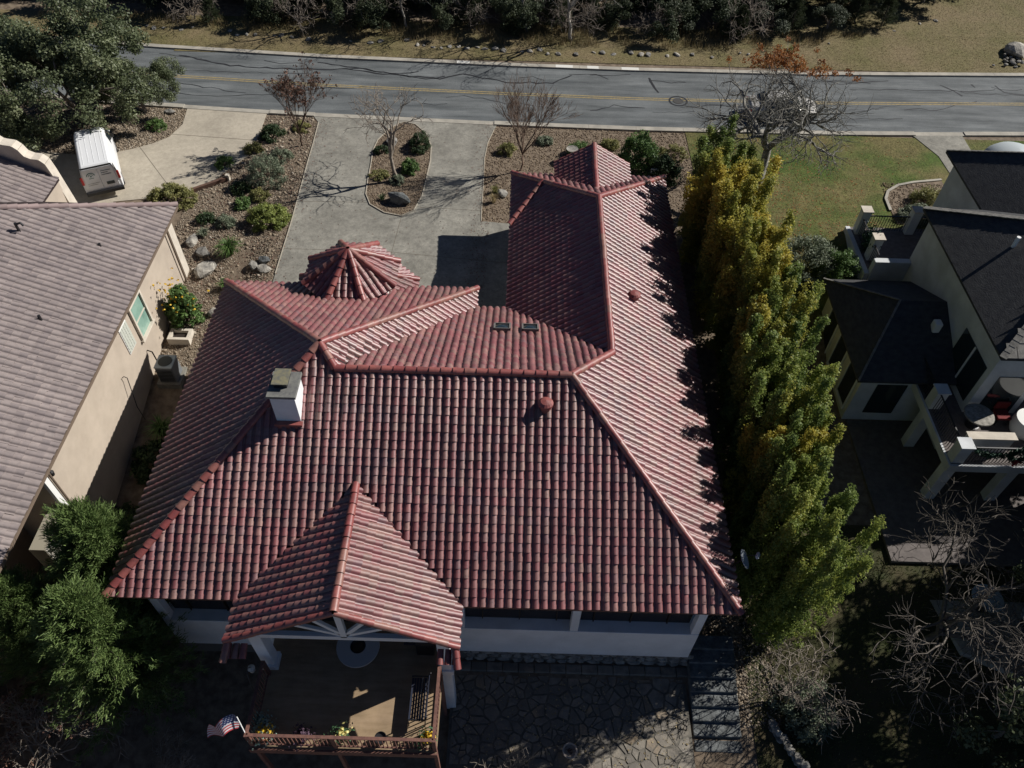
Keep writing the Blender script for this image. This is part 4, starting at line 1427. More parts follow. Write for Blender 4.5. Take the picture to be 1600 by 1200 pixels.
def grow(rnd, p, d, ln, r, lev, segs, tips, P):
    """recursive branching; P: params"""
    n = P.get('nseg', 3)
    pts = [p]
    dd = d.copy()
    for i in range(n):
        dd = (dd + Vector((rnd.gauss(0, 1), rnd.gauss(0, 1), rnd.gauss(0, 1))) * P['wob'] + Vector((0, 0, P['up']))).normalized()
        q = pts[-1] + dd * (ln / n)
        r0 = r * (1 - .45 * i / n)
        r1 = r * (1 - .45 * (i + 1) / n)
        segs.append((tuple(pts[-1]), tuple(q), r0, r1))
        pts.append(q)
    if lev <= 0:
        tips.append(pts[-1])
        return
    if lev <= P.get('tiplev', 1):
        tips.append(pts[-1])
    k = P['n'][-lev] if hasattr(P['n'], '__len__') else P['n']
    for c in range(k):
        t = rnd.uniform(.45, 1.0) if c else 1.0
        j = min(n, max(1, int(round(t * n))))
        ax = dd.orthogonal().normalized()
        ax.rotate(Matrix.Rotation(rnd.uniform(0, 2 * math.pi), 3, dd))
        nd = dd.copy()
        nd.rotate(Matrix.Rotation(math.radians(rnd.uniform(*P['ang'])), 3, ax))
        grow(rnd, pts[j], nd, ln * rnd.uniform(*P['ratio']), max(r * .55 * rnd.uniform(.7, 1.05), P['rmin']), lev - 1, segs, tips, P)


def clump_leaves(rng, cents, rad, per, size, aspect=1.7, squash=.8, outw=True, center=None):
    cents = np.asarray(cents)
    n = len(cents)
    g = rng.normal(size=(n, per, 3))
    g /= np.linalg.norm(g, axis=2, keepdims=True)
    rr = rng.uniform(0, 1, (n, per, 1)) ** .45
    R = (np.asarray(rad) * np.ones(n))[:, None, None] * rng.uniform(.7, 1.25, (n, 1, 1))
    off = g * rr * R * np.array([1, 1, squash])
    pos = (cents[:, None, :] + off).reshape(-1, 3)
    out = g.reshape(-1, 3) * .6 + np.array([0, 0, .5])
    V, Q = leaf_arrays(pos, np.full(len(pos), size), rng, aspect, out=out if outw else None)
    ct = np.repeat(rng.random(n), per)
    tint = np.clip(ct * .6 + rng.random(n * per) * .4, 0, 1)
    return V, Q, tint


def tree_thing(name, label, cat, loc, trunk_me, crown_me, rz=0, sc=1.0, group=None, crown_name='crown'):
    t = thing(name, label, cat, loc, rz, group)
    t.scale = (sc, sc, sc) if not hasattr(sc, '__len__') else sc
    if trunk_me:
        link('trunk', trunk_me, t)
    if crown_me:
        link(crown_name, crown_me, t)
    return t


L_OAK = mat('oak_leaf', (.05, .08, .03), .55, tint=[(0, (.062, .08, .036)), (.6, (.12, .145, .07)), (1, (.22, .24, .13))], leaf=.25, spec=.4)
L_HEDGE = mat('hedge_leaf', (.08, .12, .02), .55, tint=[(0, (.085, .12, .028)), (.35, (.22, .25, .05)), (.65, (.42, .38, .07)), (1, (.56, .45, .08))], leaf=.45)
L_HEDGE2 = mat('hedge_leaf_green', (.06, .11, .02), .55, tint=[(0, (.075, .12, .034)), (.5, (.19, .25, .06)), (.85, (.33, .35, .075)), (1, (.48, .40, .08))], leaf=.45)
L_JUN = mat('juniper_leaf', (.04, .08, .02), .6, tint=[(0, (.06, .10, .028)), (.6, (.125, .185, .055)), (1, (.22, .28, .10))], leaf=.2)
L_FOR = mat('forest_leaf', (.03, .05, .02), .65, tint=[(0, (.028, .04, .02)), (.6, (.055, .072, .034)), (1, (.105, .12, .06))], leaf=.2)
L_FORG = mat('forest_leaf_grey', (.05, .06, .04), .65, tint=[(0, (.03, .042, .026)), (1, (.10, .118, .07))], leaf=.2)
L_ORA = mat('rust_leaf', (.35, .14, .03), .6, tint=[(0, (.22, .085, .03)), (1, (.42, .18, .05))], leaf=.3)
L_BRN = mat('brown_seed', (.14, .075, .05), .8, tint=[(0, (.08, .045, .035)), (1, (.20, .11, .075))])
L_LIME = mat('lime_leaf', (.16, .2, .05), .55, tint=[(0, (.12, .16, .035)), (1, (.34, .38, .11))], leaf=.3)
L_OLIVE = mat('olive_leaf', (.13, .14, .05), .6, tint=[(0, (.12, .13, .045)), (1, (.34, .32, .12))], leaf=.3)
L_SAGE = mat('sage_leaf', (.12, .14, .10), .65, tint=[(0, (.09, .12, .07)), (1, (.28, .31, .22))], leaf=.25)
L_DKG = mat('dark_shrub_leaf', (.03, .06, .025), .6, tint=[(0, (.018, .035, .015)), (1, (.055, .09, .03))], leaf=.2)
L_GRN = mat('green_shrub_leaf', (.06, .12, .035), .55, tint=[(0, (.05, .10, .028)), (1, (.17, .27, .08))], leaf=.3)
L_STRAW = mat('straw_blade', (.35, .28, .15), .8, tint=[(0, (.24, .18, .09)), (1, (.46, .38, .22))], leaf=.25)


def hedge_meshes(seed, m, h=7.0, rad=1.65, plumes=13, per=46, size=.062, warm=.2):
    """upright crown made of several spindle-shaped plumes"""
    rng = np.random.default_rng(seed)
    rnd = random.Random(seed)
    segs = [((0, 0, -.2), (.08, .05, h * .35), .13, .10), ((.08, .05, h * .35), (0, -.05, h * .8), .10, .03)]
    C_, T_ = [], []
    for p in range(plumes):
        a = 2 * math.pi * p / plumes + rnd.uniform(-.4, .4)
        o = rad * rnd.uniform(.25, 1.0) if p else 0
        hp = h * rnd.uniform(.72, 1.0)
        pr = rnd.uniform(.45, .75)
        tt = rnd.uniform(-.22, .22)
        segs.append(((0, 0, h * .2), (math.cos(a) * o, math.sin(a) * o, hp * .9), .05, .012))
        n = 88
        for k in range(n):
            z = rnd.random() ** .8
            rr_ = pr * min(1, (z + .05) * 4) * (1.03 - z) ** .55 * rnd.random() ** .4
            b = rnd.uniform(0, 2 * math.pi)
            C_.append((math.cos(a) * o * (.55 + .45 * z) + math.cos(b) * rr_, math.sin(a) * o * (.55 + .45 * z) + math.sin(b) * rr_, .25 + z * hp))
            T_.append(tt + z * .22)
    V, Q, t = clump_leaves(rng, np.array(C_), .2, per, size, squash=1.35)
    t = np.clip(t * .5 + rng.random(len(t)) * .15 + np.repeat(np.array(T_), per) + warm, 0, 1)
    crown = npmesh('crown', V, Q, m, t)
    V, Q = tubes_np(segs, 5)
    return npmesh('trunk', V, Q, M_BARKD), crown


HP = [hedge_meshes(50, L_HEDGE, warm=.3), hedge_meshes(51, L_HEDGE2, warm=-.05), hedge_meshes(52, L_HEDGE, warm=.1), hedge_meshes(53, L_HEDGE2, warm=.02)]
_hl = ['dark green screen tree at the street end of the hedge row', 'bright yellow screen tree, second from the street end of the hedge', 'bright yellow screen tree, third from the street end of the hedge',
       'yellow screen tree level with the wing ridge end, fourth from the street', 'yellow green screen tree opposite the round roof vent', 'green screen tree just below the round roof vent',
       'yellow green screen tree beside the villa low roof', 'green screen tree at the villa low roof corner', 'tall yellow green screen tree, middle of the hedge row', 'green screen tree facing the lower villa balcony',
       'slim green screen tree, sixth from the garden end', 'green screen tree, fifth from the garden end of the hedge', 'orange tinged screen tree, fourth from the garden end', 'deep green screen tree, third from the garden end',
       'broad green screen tree opposite the satellite dish', 'green screen tree at the garden end of the hedge row']
_hv = [1, 0, 0, 2, 0, 2, 2, 3, 2, 1, 3, 1, 2, 1, 3, 3]
hedge_spots = []
for k in range(16):
    t = k / 15
    hy = 33.6 - 20.6 * t
    hedge_spots.append((9.85 + .75 * min(1, t * 2.2) - 1.0 * max(0, t - .55) + random.Random(k).uniform(-.28, .28), hy + random.Random(k + 50).uniform(-.3, .3), .99 + .25 * t + random.Random(k + 90).uniform(-.05, .05), _hv[k], _hl[k]))
for k, (hx, hy, f, v, lab) in enumerate(hedge_spots):
    tree_thing('screen_tree', lab, 'tree', (hx, hy, ground_z(hx, hy)), *HP[v], rz=k * 1.3 + (2.4 if k > 11 else 0), sc=(1.05 - .2 * max(0, k - 9) / 6, 1.05 - .2 * max(0, k - 9) / 6, f), group='row of screen trees beside the red roof')

# live oaks at the upper left
def oak_meshes(seed, h=7.5, spread=5.0, per=330, size=.13, m=L_OAK, ntop=4, bark=M_BARK, lev=4, rad=.75):
    rnd = random.Random(seed)
    segs, tips = [], []
    for k in range(ntop):
        a = 2 * math.pi * k / ntop + rnd.uniform(-.4, .4)
        d = Vector((math.cos(a) * .75, math.sin(a) * .75, .75)).normalized()
        grow(rnd, Vector((0, 0, h * .16)), d, h * .40, .16, lev - 1, segs, tips, dict(wob=.16, up=.05, n=3, ang=(22, 58), ratio=(.58, .78), rmin=.018, nseg=3, tiplev=1))
    segs.append(((0, 0, -.3), (0, 0, h * .18), .26, .2))
    T = np.array([tuple(t) for t in tips])
    rng = np.random.default_rng(seed)
    V, Q, t = clump_leaves(rng, T, rad, per, size)
    crown = npmesh('crown', V, Q, m, t)
    V, Q = tubes_np(segs, 6)
    return npmesh('trunk', V, Q, bark), crown


OK1 = oak_meshes(61, 7.6, ntop=6, per=230, size=.105, rad=.72)
OK2 = oak_meshes(67, 7.2, ntop=6, per=230, size=.105, rad=.72)
tree_thing('live_oak', 'large dark live oak overhanging the parked white van', 'tree', (-27.1, 43.6, 0), *OK1, rz=.4, sc=.92)
tree_thing('live_oak', 'dark live oak at the upper left corner beside the road', 'tree', (-31.6, 43.2, 0), *OK2, rz=1.9, sc=.85)
tree_thing('live_oak', 'small live oak by the kerb right of the large oak', 'tree', (-23.9, 45.0, 0), *OK2, rz=4.0, sc=.52)

# bare trees
def bare_meshes(seed, h, stems, params, lev, bark, r0=.07, trunk_h=.6, nside=4, lean=(0, 0), tilt=.35):
    rnd = random.Random(seed)
    segs, tips = [], []
    top = Vector((lean[0], lean[1], trunk_h))
    if trunk_h > 0:
        a = Vector((0, 0, -.2))
        n = 4
        for i in range(n):
            b = Vector((0, 0, -.2)).lerp(top, (i + 1) / n) + Vector((rnd.uniform(-.05, .05), rnd.uniform(-.05, .05), 0)) * trunk_h
            segs.append((tuple(a), tuple(b), r0 * (1.5 - .4 * i / n), r0 * (1.5 - .4 * (i + 1) / n)))
            a = b
        top = a
    for k in range(stems):
        an = 2 * math.pi * k / stems + rnd.uniform(-.5, .5)
        tl = tilt * rnd.uniform(.6, 1.3)
        d = Vector((math.cos(an) * tl, math.sin(an) * tl, 1)).normalized()
        grow(rnd, top, d, h, r0, lev, segs, tips, params)
    V, Q = tubes_np(segs, nside)
    return npmesh('trunk', V, Q, bark), tips


# crape myrtles
PM = dict(wob=.10, up=.10, n=[4, 4, 4, 3], ang=(12, 34), ratio=(.55, .78), rmin=.008, nseg=3, tiplev=2)
cm1, tips1 = bare_meshes(71, 1.45, 5, PM, 4, M_TWIG, .045, .9, 3, tilt=.42)
cm2, tips2 = bare_meshes(72, 1.45, 6, PM, 4, M_TWIG, .045, .9, 3, tilt=.5)
rng = np.random.default_rng(9)
tp = np.array([tuple(t) for t in tips1])
V, Q, t_ = clump_leaves(rng, tp[rng.choice(len(tp), 420)], .10, 6, .07, 1.4, outw=False)
seedh = npmesh('seed_heads', V, Q, L_BRN, t_)
tree_thing('crape_myrtle', 'bare crape myrtle with brown seed heads between the two driveways', 'tree', (-13.2, 41.7, 0), cm1, seedh, crown_name='seed_heads', sc=1.05)
tree_thing('crape_myrtle', 'bare twiggy crape myrtle beside the red roof and main drive', 'tree', (0.2, 39.8, 0), cm2, None, rz=.6, sc=1.18)
# bare tree in the island
PI_ = dict(wob=.20, up=.06, n=[3, 3, 3, 2], ang=(25, 55), ratio=(.55, .8), rmin=.013, nseg=4)
it, _t = bare_meshes(83, 1.75, 4, PI_, 4, M_BARKP, .075, 1.3, 4, lean=(-.2, .2), tilt=.5)
tree_thing('bare_tree', 'slender grey bare tree in the planted driveway island', 'tree', (-7.0, 38.3, .06), it, None, sc=1.12)
# big bare tree on the right lawn with a few rust leaves
PB = dict(wob=.17, up=.02, n=[5, 5, 4, 4], ang=(28, 68), ratio=(.55, .82), rmin=.011, nseg=4, tiplev=1)
bt, btips = bare_meshes(91, 2.6, 4, PB, 4, mat('lichen_bark', (.27, .26, .225), .9, (.12, .11, .095), 3), .19, 3.2, 4, lean=(.1, .5), tilt=.9)
bp_ = np.array([tuple(t) for t in btips])
top = bp_[np.argsort(-bp_[:, 2] - .15 * bp_[:, 0] - .5 * bp_[:, 1])[:110]]
V, Q, t_ = clump_leaves(rng, top, .22, 34, .07, 1.6, outw=False)
tree_thing('bare_tree', 'large bare tree with rust orange tops on the right lawn', 'tree', (13.4, 37.2, 0), bt, npmesh('leaves', V, Q, L_ORA, t_), crown_name='rust_leaves', sc=1.02)
# bare tree at the lower right, bare shrub at the lower left
PL = dict(wob=.22, up=.0, n=[4, 4, 4, 3], ang=(25, 65), ratio=(.55, .8), rmin=.010, nseg=3)
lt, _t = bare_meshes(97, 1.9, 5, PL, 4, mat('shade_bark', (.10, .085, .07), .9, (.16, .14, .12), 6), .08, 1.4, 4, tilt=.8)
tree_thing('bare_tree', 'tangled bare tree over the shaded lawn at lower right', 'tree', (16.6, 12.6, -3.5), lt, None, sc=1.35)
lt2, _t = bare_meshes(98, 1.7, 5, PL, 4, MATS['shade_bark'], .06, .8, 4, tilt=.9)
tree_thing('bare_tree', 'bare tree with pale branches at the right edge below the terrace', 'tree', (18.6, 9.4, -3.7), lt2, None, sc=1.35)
ls, ltips = bare_meshes(99, 1.3, 7, PL, 4, M_BARKP, .05, .4, 4, tilt=.9)
lp = np.array([tuple(t) for t in ltips])
V, Q, t_ = clump_leaves(rng, lp[rng.choice(len(lp), 260)], .16, 14, .05, 1.5, outw=False)
tree_thing('bare_shrub', 'bare shrub with brown leaves in the lower left corner', 'shrub', (-16.6, 7.5, -4.1), ls, npmesh('leaves', V, Q, L_BRN, t_), crown_name='dry_leaves', sc=1.25)
ltb, _t = bare_meshes(101, .9, 7, PL, 3, M_BARKP, .03, .2, 3, tilt=1.0)
ltbd, _t = bare_meshes(102, .9, 7, PL, 3, M_BARK, .03, .2, 3, tilt=1.0)
for bx, by, sc_, lab in ((10.9, 10.6, 1.5, 'bare twiggy bush above the low stone wall'), (0.2, 7.0, 1.0, 'grey leafless bush below the patio edge, left'), (3.6, 6.9, .9, 'grey leafless bush below the patio edge, right of the planter'),
                         (-11.5, 7.2, 1.0, 'pale bare twigs in the dark left of the deck')):
    tree_thing('bare_bush', lab, 'bush', (bx, by, ground_z(bx, by)), ltb, None, rz=bx, sc=sc_)

# junipers at the lower left
def juniper_meshes(seed, h=7.0, rad=2.3, nb=330, m=None, per=24):
    rnd = random.Random(seed)
    rng = np.random.default_rng(seed)
    segs = [((0, 0, -.2), (.1, 0, h * .5), .16, .10), ((.1, 0, h * .5), (0, .1, h), .10, .02)]
    C_, D_ = [], []
    for i in range(nb):
        z = rnd.uniform(.05, 1.0) ** .9
        r = rad * (1 - z) ** .62 * rnd.uniform(.5, 1.12) + .10
        a = rnd.uniform(0, 2 * math.pi)
        o = Vector((.05, 0, z * h * .93))
        tip = Vector((math.cos(a) * r, math.sin(a) * r, z * h + r * rnd.uniform(.05, .4)))
        if i % 2 == 0:
            segs.append((tuple(o), tuple(tip), .025, .008))
        d = (tip - o).normalized()
        for t in np.linspace(.42, 1.04, 7):
            C_.append(o.lerp(tip, t) + Vector((rnd.gauss(0, .09), rnd.gauss(0, .09), rnd.gauss(0, .07))))
            D_.append(d)
    n = len(C_)
    C_, D_ = np.array([tuple(c) for c in C_]), np.array([tuple(d) for d in D_])
    g = rng.normal(size=(n, per, 3)) * .075
    pos = (C_[:, None, :] + g).reshape(-1, 3)
    dirs = np.repeat(D_, per, 0) + rng.normal(size=(n * per, 3)) * .5 + np.array([0, 0, .25])
    dirs /= np.linalg.norm(dirs, axis=1, keepdims=True)
    side = np.cross(dirs, rng.normal(size=dirs.shape))
    side /= np.linalg.norm(side, axis=1, keepdims=True)
    ln = rng.uniform(.10, .2, (n * per, 1))
    w = rng.uniform(.010, .020, (n * per, 1))
    V = np.stack([pos - side * w, pos + side * w, pos + dirs * ln + side * w * .3, pos + dirs * ln - side * w * .3], 1).reshape(-1, 3)
    t = np.clip(np.repeat(rng.random(n), per) * .5 + rng.random(n * per) * .5, 0, 1)
    crown = npmesh('crown', V, np.arange(n * per * 4).reshape(-1, 4), m or L_JUN, t)
    V, Q = tubes_np(segs, 5)
    return npmesh('trunk', V, Q, M_BARKD), crown


J1, J2 = juniper_meshes(111, 8.0, 2.5, 430), juniper_meshes(112, 8.0, 2.7, 430)
tree_thing('juniper_tree', 'tall green juniper in front of the beige house porch', 'tree', (-14.3, 12.9, ground_z(-15, 13.4)), *J1)
tree_thing('juniper_tree', 'broad green juniper left of the deck at the bottom', 'tree', (-13.7, 10.2, ground_z(-15, 10)), *J2, rz=2)
tree_thing('juniper_tree', 'juniper at the left picture edge beside the porch column', 'tree', (-16.6, 11.2, -3.7), *J2, rz=4, sc=.85)

# wood beyond the road
FP = [oak_meshes(121, 6.0, per=200, size=.17, m=L_FOR, bark=M_BARKD, lev=3, rad=.95), oak_meshes(122, 6.5, per=200, size=.16, m=L_FOR, bark=M_BARKD, lev=3, rad=.9),
      juniper_meshes(123, 6.0, 2.4, 200, L_FOR), oak_meshes(124, 5.5, per=160, size=.15, m=L_FORG, bark=M_BARKP, lev=3, rad=.85)]
fr_ = random.Random(31)
FL = ['dark evergreen tree in the dense wood beyond the road', 'dark evergreen tree in the dense wood beyond the road', 'dark juniper in the wood beyond the road', 'grey green scrub tree in the wood beyond the road']
BUSHL = 'low grey green scrub at the front edge of the wood'
for row, (yb, x0, x1, stp, s0, s1) in enumerate(((58.2, -22, 29, 2.2, .34, .52), (60.8, -40, 34, 2.8, .5, .75), (64.0, -44, 40, 3.2, .7, .95), (68, -48, 42, 3.8, .8, 1.1), (73, -52, 58, 4.6, .85, 1.15), (79, -55, 62, 5, .9, 1.2))):
    xx = x0
    while xx < x1:
        px_ = xx + fr_.uniform(-1, 1)
        py_ = yb + fr_.uniform(-.9, .9) + max(0, px_ - 21) * .34
        v = fr_.choice((0, 1, 2, 2, 3)) if row < 2 else fr_.choice((0, 1, 0, 1, 2, 3))
        tree_thing('scrub_tree' if row == 0 else 'woodland_tree', BUSHL if row == 0 else FL[v], 'tree', (px_, py_, ground_z(px_, py_) - .1), *FP[v], rz=fr_.uniform(0, 6), sc=fr_.uniform(s0, s1),
                   group='scrub along the wood edge' if row == 0 else 'trees of the wood beyond the road')
        xx += stp * fr_.uniform(.85, 1.15)
PF = dict(wob=.22, up=.03, n=[3, 3, 3, 2], ang=(25, 60), ratio=(.55, .8), rmin=.014, nseg=4)
wt, _t = bare_meshes(131, 2.3, 3, PF, 4, mat('white_bark', (.45, .42, .37), .9, (.25, .23, .2), 5), .10, 2.4, 4, lean=(-.4, .2), tilt=.6)
for bx, by, s_, lab in ((3.6, 56.3, 1.0, 'pale crooked bare tree at the edge of the wood, middle of the road'), (0.4, 57.4, .95, 'pale bare tree just left of the crooked one at the wood edge'),
                        (-3.5, 58, .9, 'pale bare tree in front of the wood, above the driveway island'), (-14, 58, 1.0, 'pale bare tree in the wood above the left crape myrtle'),
                        (10.5, 59, .9, 'pale bare tree deep in the dark wood above the manhole'), (-8.5, 57.5, .8, 'small pale bare tree at the wood edge left of centre')):
    tree_thing('bare_tree', lab, 'tree', (bx, by, ground_z(bx, by)), wt, None, rz=bx * 2.1, sc=s_)

for k in range(7):
    bx = -24 + k * 6.7 + fr_.uniform(-1, 1)
    by = 57.6 + fr_.uniform(-.5, .8) + max(0, bx - 21) * .34
    tree_thing('bare_brush', 'tangle of pale leafless brush at the wood edge', 'bush', (bx, by, ground_z(bx, by)), ltbd, None, rz=k * 1.1, sc=fr_.uniform(1.2, 1.9), group='leafless brush at the wood edge')

# shrubs
def shrub_mesh(seed, m, rx, ry, rz_, nclump, per, size, rad=.22, aspect=1.7):
    rng = np.random.default_rng(seed)
    g = rng.normal(size=(nclump, 3))
    g /= np.linalg.norm(g, axis=1, keepdims=True)
    g[:, 2] = np.abs(g[:, 2])
    c = g * np.array([rx, ry, rz_]) * (rng.uniform(.45, 1, (nclump, 1)) ** .5)
    V, Q, t = clump_leaves(rng, c, rad, per, size, aspect)
    return npmesh('foliage', V, Q, m, t)


def stems_mesh(seed, n, r, h):
    rnd = random.Random(seed)
    segs = []
    for i in range(n):
        a = rnd.uniform(0, 6.28)
        q = rnd.uniform(.2, 1) * r
        segs.append(((0, 0, -.05), (math.cos(a) * q, math.sin(a) * q, h * rnd.uniform(.5, 1)), .02, .008))
    V, Q = tubes_np(segs, 4)
    return npmesh('stems', V, Q, M_TWIG)


def shrub(name, lab, x, y, m, rx, ry, h, n=60, per=70, size=.07, rad=.2, seed=None, z=None, aspect=1.7):
    t = thing(name, lab, 'shrub', (x, y, ground_z(x, y) if z is None else z))
    sd_ = seed or int(abs(x * 100 + y * 7))
    link('foliage', shrub_mesh(sd_, m, rx, ry, h, n, per, size, rad, aspect), t)
    link('stems', stems_mesh(sd_, 9, min(rx, ry) * .8, h), t)
    return t


shrub('round_shrub', 'large lime green round shrub on the left edge of the main drive', -13.6, 34.3, L_LIME, 1.15, 1.0, .95, 110, 90, .06, .2)
shrub('round_shrub', 'yellow green round shrub beside the pale curving drive', -19.3, 35.8, L_OLIVE, 1.35, 1.1, .95, 120, 90, .06, .2)
shrub('sage_bush', 'airy grey green bush between the driveways', -14.5, 38.0, L_SAGE, 1.15, 1.15, 1.7, 120, 60, .05, .22)
shrub('dark_bush', 'dark low bush at the kerb left of the brown crape myrtle', -15.2, 42.6, L_DKG, .8, .7, .7, 50, 80, .06)
shrub('small_shrub', 'small green shrub on the gravel by the brown timber', -17.3, 39.4, L_GRN, .55, .5, .5, 30, 70, .06)
shrub('small_shrub', 'small dark green shrub below the timber on the gravel', -17.0, 34.2, L_DKG, .5, .45, .4, 25, 70, .06)
shrub('small_shrub', 'small green shrub between gravel and lime shrub', -15.4, 35.6, L_GRN, .45, .45, .4, 25, 70, .06)
shrub('small_shrub', 'small dark shrub next to the airy grey bush', -15.8, 37.0, L_DKG, .6, .5, .5, 30, 70, .06)
shrub('clipped_shrub', 'dark clipped double shrub on the right side of the driveway island', -6.05, 41.9, L_DKG, .6, 1.0, .85, 90, 110, .04, .16, z=.06)
shrub('clipped_shrub', 'dark small clipped shrub on the left side of the island', -8.3, 41.2, L_DKG, .5, .4, .4, 30, 90, .045, .14, z=.06)
shrub('feathery_shrub', 'bright green feathery shrub in the middle of the island', -6.35, 39.35, L_GRN, .5, .5, .7, 40, 100, .05, .16, z=.06, aspect=3)
shrub('low_shrub', 'grey green low shrub at the foot of the island tree', -7.0, 38.2, L_SAGE, .45, .4, .4, 30, 70, .05, .14, z=.06)
shrub('low_shrub', 'olive dry low shrub left of the island tree', -8.1, 38.7, L_OLIVE, .6, .5, .3, 30, 60, .05, .14, z=.06)
shrub('low_shrub', 'olive clump beside the right crape myrtle', -.7, 41.6, L_OLIVE, .6, .5, .55, 40, 70, .05, .16)
shrub('cushion_shrub', 'bright green shrub by the street behind the entrance gable', 3.7, 41.6, L_GRN, .85, .7, .75, 70, 90, .05, .18)
shrub('tall_shrub', 'tall dark glossy shrub between entrance gable and street', 7.2, 40.7, L_GRN, 1.2, 1.1, 2.1, 120, 70, .08, .28)
shrub('tall_shrub', 'dark shrub right of the tall glossy shrub', 8.6, 39.5, L_DKG, 1.0, .9, 1.3, 80, 70, .07, .25)
shrub('lawn_shrub', 'broad grey green shrub beside the villa low roof', 15.4, 32.2, L_SAGE, 1.8, 1.5, 2.2, 190, 80, .06, .28)
shrub('lawn_shrub', 'green shrub below the upper villa balcony', 17.0, 31.6, L_GRN, 1.1, 1.0, 2.1, 110, 70, .06, .26)
shrub('bed_shrub', 'wispy olive shrub in the kerbed bed by the villa', 23.6, 37.6, L_OLIVE, 1.1, 1.0, .9, 80, 50, .05, .25, aspect=3)
shrub('bed_shrub', 'grey wispy shrub in the kerbed bed nearest the balcony', 22.4, 36.3, L_SAGE, 1.0, .8, .7, 70, 60, .05, .22, aspect=3)
fb = shrub('flowering_bush', 'leafy bush with yellow blossoms against the beige wall', -16.2, 27.2, L_GRN, .75, .75, 2.3, 110, 60, .09, .22)
rngf = np.random.default_rng(77)
pf = rngf.normal(size=(70, 3)) * np.array([.5, .5, .5]) + np.array([-.1, 0, 1.7])
V, Q, t_ = clump_leaves(rngf, pf, .06, 6, .08, 1.2)
link('blossoms', npmesh('blossoms', V, Q, M_PETY, t_), fb)
shrub('dark_bush', 'dark leafy mass in the narrow shaded side yard', -16.0, 19.6, L_DKG, .8, 1.1, .8, 60, 80, .07, .22)
shrub('dark_bush', 'dark bushes at the foot of the beige wall beside the tall juniper', -16.2, 16.5, L_DKG, .8, 1.2, 1.0, 60, 80, .07, .22)
shrub('green_tuft', 'small bright green tuft at the bottom right patio corner', 6.3, 7.3, L_GRN, .45, .4, .6, 40, 80, .05, .15, aspect=3)
shrub('green_tuft', 'green shrub below the front right deck corner', -1.4, 6.9, L_GRN, .8, .5, .7, 50, 70, .05, .2)
shrub('garden_shrub', 'grey green bush on the shaded slope right of the steps', 11.6, 10.2, L_SAGE, 1.2, 1.2, 1.0, 90, 60, .06, .25)


def blades(seed, n, h, spread, w, curve=.4):
    rng = np.random.default_rng(seed)
    a = rng.uniform(0, 2 * np.pi, n)
    lean = rng.uniform(.05, 1, n) * spread
    hh = h * rng.uniform(.6, 1.1, n)
    bx = rng.normal(size=(n, 2)) * .06
    dirv = np.stack([np.cos(a), np.sin(a)], 1)
    side = np.stack([-np.sin(a), np.cos(a)], 1) * w
    p0 = np.concatenate([bx, np.zeros((n, 1))], 1)
    p1 = np.concatenate([bx + dirv * (lean * .45)[:, None], (hh * .75)[:, None]], 1)
    p2 = np.concatenate([bx + dirv * lean[:, None], (hh * (1 - curve * lean / spread))[:, None]], 1)
    s3 = np.concatenate([side, np.zeros((n, 1))], 1)
    V = np.stack([p0 - s3, p0 + s3, p1 + s3 * .8, p1 - s3 * .8, p2 + s3 * .15, p2 - s3 * .15], 1).reshape(-1, 3)
    b = (np.arange(n) * 6)[:, None]
    Q = np.concatenate([b + np.array([[0, 1, 2, 3]]), b + np.array([[3, 2, 4, 5]])], 0)
    return V, Q, np.concatenate([rng.random(n)] * 2)


def tuft(name, lab, x, y, m, n, h, spread, w, z=None):
    V, Q, t = blades(int(abs(x * 31 + y * 17)), n, h, spread, w)
    o = link(name, npmesh(name, V, Q, m, t), None, (x, y, ground_z(x, y) if z is None else z))
    return tag(o, lab, 'plant')


tuft('yucca', 'spiky green clump on the gravel right of the white boulders', -15.1, 31.7, L_GRN, 220, 1.0, .9, .022)
tuft('yucca', 'small spiky clump above the flowering bush', -14.8, 29.4, L_GRN, 120, .6, .5, .02)
tuft('yucca', 'small blue green spiky clump next to the boulders', -16.8, 33.0, L_SAGE, 90, .45, .45, .02)
tuft('yucca', 'tiny dark spiky plant at the left of the island boulder', -7.65, 36.5, L_DKG, 40, .35, .35, .02, .06)
tuft('yucca', 'spiky clump in the shaded side yard below the air conditioner', -15.8, 21.0, L_GRN, 160, .9, .9, .022)
tuft('ornamental_grass', 'straw coloured grass clump by the right drive edge near the garage', -1.35, 36.6, L_STRAW, 130, .6, .45, .01)
tuft('ornamental_grass', 'olive grass clump beside the right bed rock', -1.3, 37.5, L_OLIVE, 110, .5, .4, .012)
tuft('yucca', 'spiky plant on the verge right of the rust tree tops', 19.3, 55.0, L_OLIVE, 120, .8, .7, .02)

